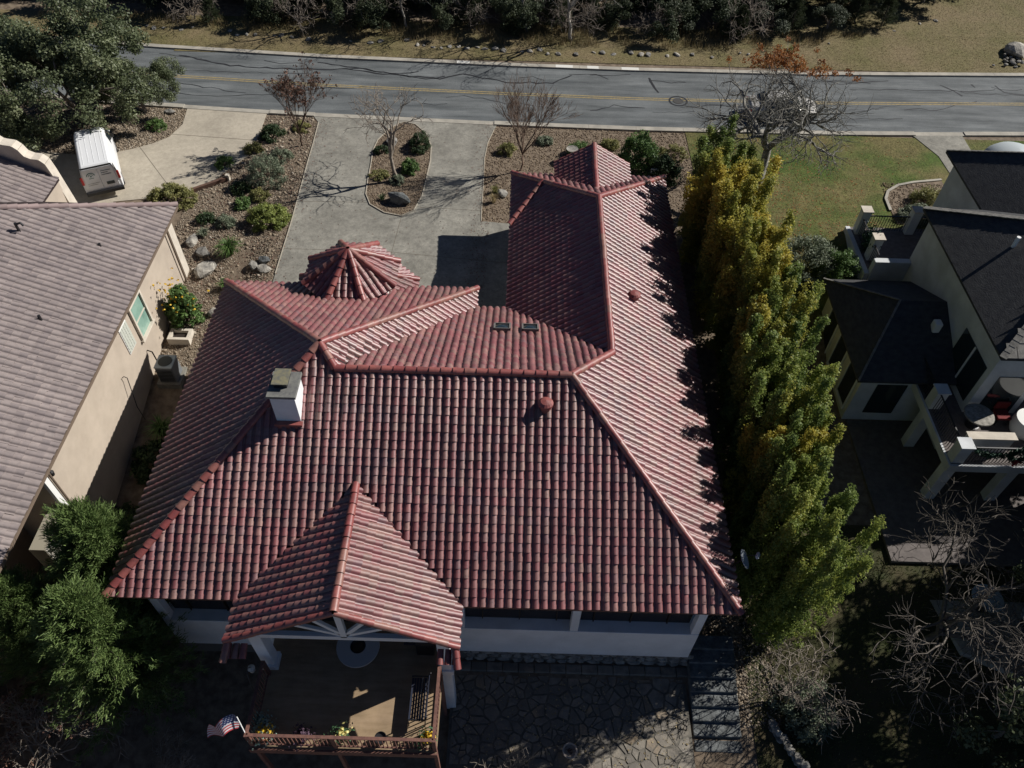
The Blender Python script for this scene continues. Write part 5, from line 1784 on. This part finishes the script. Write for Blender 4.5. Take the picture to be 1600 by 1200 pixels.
# ------------------------------------------------------------------ rocks and gravel
RM = [rock_mesh('rock', 200 + i, M_ROCK, 1.25, 1, .75, 2) for i in range(6)]
RMD = [rock_mesh('rock', 220 + i, M_ROCKD, 1.2, 1, .85, 2, .3) for i in range(3)]
for x, y, s_, ms, lab in (
        (-17.3, 32.5, (.85, .6, .6), RM[0], 'white boulder nearest the beige wall corner'), (-16.5, 31.7, (.8, .75, .6), RM[1], 'white boulder, middle of the three by the beige house'),
        (-16.2, 30.5, (.95, 1.5, .55), RM[2], 'long tan boulder in front of the beige pilaster'), (-13.6, 30.7, (.6, .5, .45), RM[3], 'grey rock, left of the trio beside the drive'),
        (-13.1, 31.0, (.65, .5, .5), RMD[1], 'grey rock, upper of the trio beside the drive'), (-12.95, 30.35, (.65, .6, .4), RM[4], 'pale rock, right of the trio beside the drive'),
        (-6.65, 36.3, (1.25, .85, 1.0), RMD[0], 'big dark boulder at the near end of the island'), (-7.8, 42.2, (.8, .7, .6), RM[5], 'pale grey boulder behind the island tree'),
        (-.85, 37.3, (.6, .6, .55), RM[3], 'blue grey rock by the garage corner bed'), (36.0, 56.1, (2.2, 1.6, 1.4), RM[0], 'large grey boulder on the verge at the right edge'),
        (-22.3, 45.0, (.7, .5, .4), RM[1], 'pale rock at the kerb in the oak gravel bed'), (-24.6, 45.0, (.6, .5, .4), RMD[1], 'dark rock in the oak gravel bed'),
        (-15.0, 27.7, (.6, .6, .45), RM[2], 'pale rock beside the flowering bush, upper'), (-14.75, 27.0, (.45, .45, .4), RM[4], 'pale rock beside the flowering bush, lower')):
    o = link('boulder', ms, None, (x, y, ground_z(x, y) + s_[2] * .2 + (.06 if -8.6 < x < -5.5 and 35 < y < 44 else 0)), x, s_)
    tag(o, lab, 'rock')
br = random.Random(41)
BORD = [(-27.5, 56.4), (-24.2, 56.2), (-19.3, 55.6), (-12.3, 55.35), (-7.6, 54.95), (-.7, 54.3), (3.9, 54.3), (8.5, 54.5), (13, 54.4), (17, 55), (22.7, 56.6), (27, 58.4), (31, 60.4), (36, 62.8)]
for (a, b) in zip(BORD, BORD[1:]):
    L = math.hypot(b[0] - a[0], b[1] - a[1])
    n = int(L / .62)
    for i in range(n):
        if br.random() < (.3 if a[0] < 15 else .75):
            continue
        t = i / n
        s_ = br.uniform(.2, .55)
        x, y = a[0] + (b[0] - a[0]) * t + br.uniform(-.1, .1), a[1] + (b[1] - a[1]) * t + br.gauss(0, .2)
        o = link('border_stone', br.choice(RM), None, (x, y, ground_z(x, y) + br.uniform(.02, .10)), br.uniform(0, 6), (s_, s_ * .8, s_ * .7))
        tag(o, 'rough pale stone in the border row along the far verge', 'stone', 'border stones along the far verge')


def in_poly(poly, x, y):
    c = False
    n = len(poly)
    for i in range(n):
        (x1, y1), (x2, y2) = poly[i], poly[(i + 1) % n]
        if (y1 > y) != (y2 > y) and x < (x2 - x1) * (y - y1) / (y2 - y1) + x1:
            c = not c
    return c


def pebbles(name, label, cnt, box, ok, size, seed, m, zoff=.0, stuff=True):
    rng = np.random.default_rng(seed)
    P = []
    while len(P) < cnt:
        x, y = rng.uniform(box[0], box[1]), rng.uniform(box[2], box[3])
        if ok(x, y):
            P.append((x, y, ground_z(x, y) + zoff))
    P = np.array(P)
    n = len(P)
    octa = np.array([[1, 0, 0], [0, 1, 0], [-1, 0, 0], [0, -1, 0], [0, 0, .8], [0, 0, -.5]])
    tri = np.array([[0, 1, 4], [1, 2, 4], [2, 3, 4], [3, 0, 4], [1, 0, 5], [2, 1, 5], [3, 2, 5], [0, 3, 5]])
    s = size * rng.uniform(.5, 1.5, (n, 1, 1))
    V = octa[None] * s * (1 + rng.uniform(-.35, .35, (n, 6, 3)))
    a = rng.uniform(0, 6.28, n)
    ca, sa = np.cos(a)[:, None], np.sin(a)[:, None]
    X = V[:, :, 0] * ca - V[:, :, 1] * sa
    Y = V[:, :, 0] * sa + V[:, :, 1] * ca
    V = np.stack([X, Y, V[:, :, 2]], 2) + P[:, None, :]
    T = (tri[None] + (np.arange(n) * 6)[:, None, None]).reshape(-1, 3)
    o = link(name, npmesh(name, V.reshape(-1, 3), T, m, np.repeat(rng.random(n), 8)), kind='stuff')
    o['label'] = label
    o['category'] = 'gravel'
    return o


M_PEB = mat('gravel_stone', (.3, .24, .17), .9, tint=[(0, (.10, .08, .06)), (.4, (.20, .158, .115)), (.8, (.29, .235, .17)), (1, (.38, .335, .275))])
M_MUL = mat('mulch_chip', (.16, .11, .075), .95, tint=[(0, (.085, .06, .042)), (.6, (.19, .14, .095)), (1, (.30, .24, .165))])
pebbles('gravel', 'tan river gravel in the beds left of the main driveway', 24000, (-18.5, -12.4, 24, 45), lambda x, y: not in_poly(dw, x, y) and not in_poly(dw1, x, y), .042, 1, M_PEB)
pebbles('gravel', 'tan river gravel under the oaks by the road', 9000, (-31, -21, 40.2, 45.5), lambda x, y: not in_poly(dw1, x, y), .06, 2, M_PEB)
pebbles('cobbles', 'larger mixed cobbles among the gravel left of the main driveway', 700, (-18.3, -12.5, 25, 45), lambda x, y: not in_poly(dw, x, y) and not in_poly(dw1, x, y), .11, 11, M_PEB)
pebbles('mulch', 'brown mulch chips covering the driveway island', 4500, (-8.9, -5.2, 35, 44.7), lambda x, y: in_poly(isl, x, y), .04, 3, M_MUL, .06)
pebbles('mulch', 'brown mulch chips in the street bed beside the entrance gable', 12000, (-2.1, 10.5, 34.5, 44.6), lambda x, y: not in_poly(dw, x, y), .045, 4, M_MUL)
pebbles('mulch', 'dark mulch in the kerbed bed by the villa', 1500, (21.4, 25.2, 35.7, 39.5), lambda x, y: True, .045, 5, M_MUL, .06)
pebbles('gravel', 'tan gravel patch by the hedge near the right roof corner', 3500, (8.2, 10.6, 9.5, 14), lambda x, y: True, .06, 6, M_PEB)


def grass_field(name, label, cnt, box, ok, h, w, seed, m, zoff=.03, lean=.6):
    rng = np.random.default_rng(seed)
    X = rng.uniform(box[0], box[1], cnt)
    Y = rng.uniform(box[2], box[3], cnt)
    keep = np.array([ok(x, y) for x, y in zip(X, Y)])
    X, Y = X[keep], Y[keep]
    Z = np.array([ground_z(x, y) for x, y in zip(X, Y)]) + zoff - .01
    n = len(X)
    a = rng.uniform(0, 2 * np.pi, n)
    hh = h * rng.uniform(.5, 1.3, n)
    ln = hh * lean * rng.uniform(.2, 1.2, n)
    ww = w * rng.uniform(.6, 1.3, n)
    b = a + np.pi / 2 + rng.normal(size=n) * .4
    p = np.stack([X, Y, Z], 1)
    s = np.stack([np.cos(b) * ww, np.sin(b) * ww, np.zeros(n)], 1)
    t = p + np.stack([np.cos(a) * ln, np.sin(a) * ln, hh], 1)
    V = np.stack([p - s, p + s, t], 1).reshape(-1, 3)
    o = link(name, npmesh(name, V, np.arange(n * 3).reshape(-1, 3), m, rng.random(n)), kind='stuff')
    o['label'] = label
    o['category'] = 'grass'


G_LAWN = mat('lawn_blade', (.09, .11, .03), .7, tint=[(0, (.05, .085, .016)), (.6, (.09, .13, .028)), (.85, (.17, .16, .06)), (1, (.26, .21, .10))], leaf=.25)
G_DRY = mat('dry_blade', (.24, .19, .10), .8, tint=[(0, (.13, .115, .05)), (.5, (.24, .19, .10)), (1, (.36, .28, .16))], leaf=.25)
grass_field('lawn_grass', 'short mown grass of the right lawn', 120000, (10.5, 34, 29, 44.5), lambda x, y: not (25.2 < x < 28.3 and y > 36) and not (21.3 < x < 25.2 and 35.6 < y < 39.6) and not (x > 16 and y < 31) and not (x > 18.3 and y < 35), .038, .015, 1, G_LAWN)
grass_field('verge_grass', 'dry short grass on the far verge of the road', 60000, (-36, 44, 53, 58.5), lambda x, y: y > road_y(x) + 4.05, .045, .02, 2, G_DRY, .04)
grass_field('tall_dry_grass', 'tall straw grass along the edge of the wood', 16000, (-36, 26, 55.2, 58.6), lambda x, y: y > lerp_table(BORD, x) + .5 + .5 * math.sin(x * 1.7) and math.sin(x * .6) + math.sin(x * 1.9 + y) > -.6, .42, .02, 3, G_DRY, .03, .4)
grass_field('meadow_grass', 'dry grass on the slope at the upper right', 30000, (20, 50, 58.5, 70), lambda x, y: True, .06, .022, 4, G_DRY, .04)
grass_field('shade_grass', 'dull grass on the shaded back lawn at lower right', 22000, (9.5, 22, 4, 18), lambda x, y: True, .09, .02, 5, G_LAWN)

# unseen live oaks added right of the view to shade the back lawn
for k, (tx, ty_, s_, lab) in enumerate(((32.5, 18.5, 1.25, 'unseen live oak right of the balcony, added to shade the back lawn'), (27.0, 14.6, 1.3, 'unseen live oak behind the villa terrace, added for its shade'), (25.6, 11.6, 1.0, 'small unseen live oak below the villa terrace, added for its shade'),
                                        (27.5, 7.5, 1.25, 'unseen live oak at the foot of the villa garden, added for its shade'), (22.8, 6.0, 1.0, 'unseen live oak below the right picture corner, added for its shade'), (33, 17, 1.3, 'unseen live oak far right in the villa garden, added for its shade'))):
    tree_thing('live_oak', lab, 'tree', (tx, ty_, -3.6), *(OK1, OK2)[k % 2], rz=k * 1.7, sc=s_)

# ------------------------------------------------------------------ vehicles
M_VAN = mat('van_white', (.74, .75, .76), .3, spec=.5)
M_TYRE = mat('tyre_rubber', (.02, .02, .021), .85)
M_RIM = mat('rim_steel', (.35, .35, .36), .4, metal=.6)
M_RED = mat('lamp_red', (.42, .02, .02), .25, spec=.6)
M_PLATE = mat('plate_dark', (.06, .07, .07), .5)


def loft(sections, closed_ends=True):
    """sections: list of rings with equal point counts"""
    n = len(sections[0])
    V = [p for r in sections for p in r]
    F = []
    for i in range(len(sections) - 1):
        for j in range(n):
            F.append((i * n + j, i * n + (j + 1) % n, (i + 1) * n + (j + 1) % n, (i + 1) * n + j))
    if closed_ends:
        F.append(tuple(range(n))[::-1])
        F.append(tuple((len(sections) - 1) * n + j for j in range(n)))
    return MB().add(V, F)


def ring_body(y, z0, zb, zt, wb, wt, r=.12):
    """cross-section across the vehicle at length y: sill, belt and roof"""
    R = [(-wb + .06, y, z0), (-wb, y, z0 + .12), (-wb, y, zb), (-wt, y, zt - r), (-wt + r * .4, y, zt - r * .35), (-wt + r, y, zt),
         (wt - r, y, zt), (wt - r * .4, y, zt - r * .35), (wt, y, zt - r), (wb, y, zb), (wb, y, z0 + .12), (wb - .06, y, z0)]
    return R


def wheel(parent, x, y, r=.36, w=.24):
    wl = obj('wheel', MB().tube([(x - w / 2, y, r), (x + w / 2, y, r)], r, 20), M_TYRE, None, smooth=False)
    wl.parent = parent
    s = 1 if x > 0 else -1
    rm = obj('rim', MB().tube([(x + s * (w / 2 - .02), y, r), (x + s * (w / 2 + .012), y, r)], r * .62, 16), M_RIM, None)
    rm.parent = wl


def local(name, mb, m, parent, smooth=False, bevel=0.0):
    o = obj(name, mb, m, None, smooth=smooth, bevel=bevel)
    o.parent = parent
    return o


def build_van():
    t = thing('van', 'white cargo van parked beside the beige house under the oak', 'van', (-24.2, 38.5, .045), math.radians(26))
    secs = [ring_body(-2.75, .42, 1.05, 1.55, .96, .90), ring_body(-2.74, .40, 1.1, 1.95, .98, .84), ring_body(-2.62, .38, 1.15, 2.06, 1.0, .82), ring_body(0, .36, 1.15, 2.10, 1.0, .82),
            ring_body(1.0, .36, 1.15, 2.06, 1.0, .80), ring_body(1.3, .36, 1.12, 1.98, 1.0, .78), ring_body(1.95, .36, 1.10, 1.32, .99, .84), ring_body(2.7, .36, .9, 1.08, .95, .80), ring_body(2.86, .42, .7, .85, .88, .75)]
    body = local('body', loft(secs), M_VAN, t, bevel=.02)
    for k in range(5):
        xx = -.56 + k * .28
        local('roof_rib', MB().bar((xx, -2.45, 2.063), (xx, 0, 2.101), .035, .016).bar((xx, 0, 2.101), (xx, .85, 2.067), .035, .016), M_VAN, t).parent = body
    local('windscreen', MB().add([(-.70, 1.36, 1.95), (.70, 1.36, 1.95), (.78, 1.92, 1.36), (-.78, 1.92, 1.36)], [(0, 1, 2, 3)]), M_GLASS, t)
    for sx in (-1, 1):
        local('door_window', MB().add([(sx * .99, .35, 1.18), (sx * .99, 1.7, 1.18), (sx * .86, 1.2, 1.84), (sx * .86, .35, 1.88)], [(0, 1, 2, 3)]), M_GLASS, t)
        mr = local('mirror', MB().box(sx * 1.08 - .08, sx * 1.08 + .08, 1.35, 1.5, 1.15, 1.45), M_BLACK, t, bevel=.02)
        local('tail_lamp', MB().box(sx * .94 - .06, sx * .94 + .06, -2.80, -2.70, 1.02, 1.48), M_RED, t, bevel=.015)
        local('head_lamp', MB().box(sx * .72 - .16, sx * .72 + .16, 2.8, 2.9, .68, .84), mat('lamp_clear', (.6, .6, .6), .1), t)
        for yy in (-1.75, 1.75):
            wheel(t, sx * .88, yy)
    # rear: black upper surround, two doors, plate, bumper
    local('rear_surround', MB().bar((-.80, -2.77, 1.98), (.80, -2.77, 1.98), .03, .09).bar((-.86, -2.775, 1.98), (-.93, -2.775, 1.5), .03, .10, (0, 1, 0)).bar((.86, -2.775, 1.98), (.93, -2.775, 1.5), .03, .10, (0, 1, 0)), M_BLACK, t)
    for sx in (-1, 1):
        x0, x1 = (.012, .83) if sx > 0 else (-.83, -.012)
        dr = local('rear_door', MB().add([(x0, -2.79, .62), (x1, -2.79, .62), (x1 - .05 * (sx > 0), -2.775, 1.90), (x0 + .05 * (sx < 0), -2.775, 1.90), (x0, -2.73, .62), (x1, -2.73, .62), (x1 - .05 * (sx > 0), -2.73, 1.90), (x0 + .05 * (sx < 0), -2.73, 1.90)],
                                         [(0, 1, 2, 3), (0, 4, 5, 1), (1, 5, 6, 2), (2, 6, 7, 3), (3, 7, 4, 0)]), M_VAN, t, bevel=.012)
        if sx > 0:
            local('plate', MB().box(.22, .62, -2.815, -2.792, .80, .98), M_PLATE, t).parent = dr
            ink = mat('sign_ink', (.10, .12, .13), .7)
            for zz, w_ in ((1.66, .52), (1.54, .36), (1.42, .5)):
                local('lettering', MB().box(.12, .12 + w_, -2.797, -2.7925, zz, zz + .035), ink, t).parent = dr
        else:
            gm = MB()
            for k in range(9):
                a0, a1 = math.pi * (.06 + .88 * k / 9), math.pi * (.06 + .88 * (k + .9) / 9)
                for r0, r1 in ((.19, .235), (.11, .14)):
                    gm.add([(-.42 + r0 * math.cos(a0), -2.796, 1.46 + r0 * math.sin(a0)), (-.42 + r1 * math.cos(a0), -2.796, 1.46 + r1 * math.sin(a0)),
                            (-.42 + r1 * math.cos(a1), -2.796, 1.46 + r1 * math.sin(a1)), (-.42 + r0 * math.cos(a1), -2.796, 1.46 + r0 * math.sin(a1))], [(0, 1, 2, 3)])
            gm.box(-.54, -.30, -2.797, -2.794, 1.33, 1.36).box(-.46, -.38, -2.797, -2.794, 1.43, 1.5)
            local('round_emblem', gm, mat('emblem_green', (.03, .13, .11), .6), t).parent = dr
            for zz, w_ in ((1.02, .6), (.92, .5)):
                local('lettering', MB().box(-.72, -.72 + w_, -2.797, -2.7925, zz, zz + .03), mat('grey_ink', (.4, .4, .38), .7), t).parent = dr
    local('rear_bumper', MB().box(-.98, .98, -2.95, -2.76, .36, .56), M_BLACK, t, bevel=.03)


build_van()


def build_car():
    t = thing('car', 'silver car on the road half hidden behind the large bare tree', 'car', (17.0, 46.75, .012), math.radians(-90))
    secs = [ring_body(-2.25, .35, .62, .80, .78, .70, .08), ring_body(-2.15, .28, .7, .95, .86, .78, .08), ring_body(-1.7, .24, .78, 1.02, .89, .76, .08), ring_body(-1.2, .22, .86, 1.38, .9, .62, .1), ring_body(-.6, .22, .86, 1.46, .9, .60, .1),
            ring_body(.2, .22, .86, 1.45, .9, .60, .1), ring_body(1.0, .22, .84, .98, .9, .72, .08), ring_body(1.8, .24, .74, .86, .87, .74, .08), ring_body(2.2, .3, .58, .66, .78, .66, .08)]
    local('body', loft(secs), mat('silver_paint', (.5, .48, .44), .3, spec=.5, metal=.2), t, bevel=.03)
    local('windscreen', MB().add([(-.58, .28, 1.425), (.58, .28, 1.425), (.70, .97, 1.0), (-.70, .97, 1.0)], [(0, 1, 2, 3)]), M_GLASS, t)
    local('rear_window', MB().add([(-.58, -1.24, 1.385), (.58, -1.24, 1.385), (.70, -1.66, 1.05), (-.70, -1.66, 1.05)], [(0, 1, 2, 3)]), M_GLASS, t)
    for sx in (-1, 1):
        local('side_window', MB().add([(sx * .885, -1.15, .93), (sx * .885, .75, .93), (sx * .665, .15, 1.36), (sx * .665, -1.0, 1.36)], [(0, 1, 2, 3)]), M_GLASS, t)
        local('tail_lamp', MB().box(sx * .66 - .14, sx * .66 + .14, -2.27, -2.18, .66, .82), M_RED, t)
        for yy in (-1.35, 1.4):
            wheel(t, sx * .80, yy, .32, .2)


build_car()

# ------------------------------------------------------------------ small things in the yards
ac = thing('air_conditioner', 'grey air conditioning unit on a concrete pad by the beige wall', 'air conditioner', (-16.1, 23.9, -1.25))
obj('pad', MB().box(-16.65, -15.55, 23.35, 24.5, -1.7, -1.1), M_CONC, ac)
acb = obj('cabinet', MB().box(-16.5, -15.7, 23.5, 24.3, -1.098, -.15), mat('ac_grey', (.16, .17, .18), .5), ac, bevel=.03)
obj('top_panel', MB().box(-16.52, -15.68, 23.48, 24.32, -.15, -.08), mat('ac_top', (.34, .38, .39), .5), ac, bevel=.03)
for k in range(8):
    zz = -1.0 + k * .1
    obj('louvre', MB().box(-16.45, -15.75, 23.47, 23.498, zz, zz + .03), M_BLACK, acb)
obj('fan_grille', MB().lathe((-16.1, 23.9, -.08), [(.32, .004), (.32, .02), (.06, .03), (.001, .03)], 20), M_BLACK, ac)
obj('refrigerant_line', MB().tube([(-17.03, 24.4, .1), (-16.8, 24.35, .05), (-16.65, 24.2, -.7), (-16.5, 24.2, -.8)], .03, 6), M_BLACK, ac)
pl = thing('planter_trough', 'weathered stone trough under the flowering bush by the beige wall', 'planter', (-16.2, 26.0, -1.0))
obj('trough', MB().box(-16.75, -15.7, 25.75, 25.9, -1.2, -.55).box(-16.75, -15.7, 26.35, 26.5, -1.2, -.55).box(-16.75, -16.6, 25.9, 26.35, -1.2, -.55).box(-15.85, -15.7, 25.9, 26.35, -1.2, -.55), M_CREAM, pl)
obj('soil', MB().box(-16.59, -15.86, 25.91, 26.34, -1.2, -.7), M_DARK, pl)
tm = thing('landscape_timber', 'brown landscape timber with pale end post beside the pale drive', 'timber', (-17.6, 37.3, 0))
obj('beam', MB().bar((-18.5, 36.7, .14), (-16.8, 37.9, .18), .18, .2), mat('brown_timber', (.15, .085, .06), .85, (.10, .06, .045), 5), tm)
obj('end_post', MB().box(-16.85, -16.65, 37.85, 38.05, 0, .4), M_CREAM, tm)
sg = thing('yard_sign', 'small white yard sign behind the right wing of the red roof', 'sign', (7.95, 39.2, 0))
obj('board', MB().bar((7.75, 39.2, .62), (8.15, 39.2, .62), .03, .3), M_WHITE, sg)
obj('stake', MB().box(7.93, 7.97, 39.19, 39.22, 0, .47), M_BLACK, sg)
bb = thing('bird_bath', 'pale stone bird bath beside the green shrub at the entrance gable', 'bird bath', (3.2, 41.0, 0))
obj('basin', MB().lathe((3.2, 41.0, 0), [(.1, .62), (.34, .75), (.36, .8), (.3, .78), (.001, .72)], 18), M_ROCK, bb)
obj('column', MB().lathe((3.2, 41.0, 0), [(.2, 0), (.2, .06), (.09, .12), (.08, .55), (.14, .64)], 14), M_ROCK, bb)
rp = thing('rubble_pile', 'pile of pale rubble under the boulder at the right edge', 'rubble', (35.6, 54.9, 0))
for k in range(26):
    link('stone', br.choice(RM), rp, (br.gauss(0, .7), br.gauss(0, .4), br.uniform(.02, .25)), br.uniform(0, 6), br.uniform(.15, .34))


# ------------------------------------------------------------------ fallen leaves
def litter(name, label, cnt, box, ok, seed, m, zf, size=.06):
    rng = np.random.default_rng(seed)
    P = []
    while len(P) < cnt:
        x, y = rng.uniform(box[0], box[1]), rng.uniform(box[2], box[3])
        d = ok(x, y)
        if rng.random() < d:
            P.append((x, y, zf(x, y) + rng.uniform(.006, .02)))
    P = np.array(P)
    n = len(P)
    V, Q = leaf_arrays(P, np.full(n, size), rng, 1.5, out=np.tile(np.array([0, 0, 2.2]), (n, 1)))
    o = link(name, npmesh(name, V, Q, m, rng.random(n)), kind='stuff')
    o['label'] = label
    o['category'] = 'leaves'


litter('fallen_leaves', 'rusty fallen leaves on the right lawn under the bare tree', 2600, (10.8, 24.5, 31.5, 44.4), lambda x, y: math.exp(-((x - 14) ** 2 + (y - 38) ** 2) / 30) + .06, 5, L_ORA, lambda x, y: ground_z(x, y) + .03)
litter('fallen_leaves', 'brown fallen leaves on the main driveway and its edges', 1300, (-12.6, -1.5, 25.8, 44.8), lambda x, y: (.04 + .9 * math.exp(-min(x + 12.5, -2 - x) / .35)) if in_poly(dw, x, y) and not in_poly(isl, x, y) else 0, 6, L_BRN, lambda x, y: .046, .05)
litter('fallen_leaves', 'brown fallen leaves scattered over the gravel beds', 2600, (-18, -12.4, 26, 45), lambda x, y: 0 if in_poly(dw, x, y) or in_poly(dw1, x, y) else 1, 7, L_BRN, lambda x, y: ground_z(x, y) + .03, .055)
litter('fallen_leaves', 'pale fallen leaves on the shaded flagstone patio', 500, (-1.9, 7, 7.8, 11.2), lambda x, y: 1, 8, L_STRAW, lambda x, y: PZ + .03, .05)
for x, y, m_, sx_, h_, lab in ((-13.6, 43.6, L_OLIVE, .6, .4, 'low olive shrub at the foot of the brown crape myrtle'), (-14.2, 40.3, L_SAGE, .7, .7, 'grey shrub between the crape myrtle and the airy bush'),
                               (-16.0, 41.0, L_OLIVE, .6, .45, 'low dry shrub on the edge of the pale drive'), (-15.9, 33.9, L_SAGE, .55, .5, 'pale grey shrub left of the lime shrub'),
                               (-14.6, 36.4, L_OLIVE, .55, .5, 'olive shrub right above the lime shrub'), (-22.6, 43.2, L_GRN, .6, .5, 'small green shrub in the oak gravel bed near the pale drive'),
                               (9.4, 41.8, L_OLIVE, .9, .6, 'dry olive shrub at the street end of the hedge'), (5.6, 42.6, L_OLIVE, .6, .4, 'low olive shrub by the street kerb behind the entrance'),
                               (1.6, 42.8, L_SAGE, .5, .35, 'small grey shrub near the kerb right of the crape myrtle')):
    shrub('garden_shrub', lab, x, y, m_, sx_, sx_ * .9, h_, 40, 70, .05, .17)
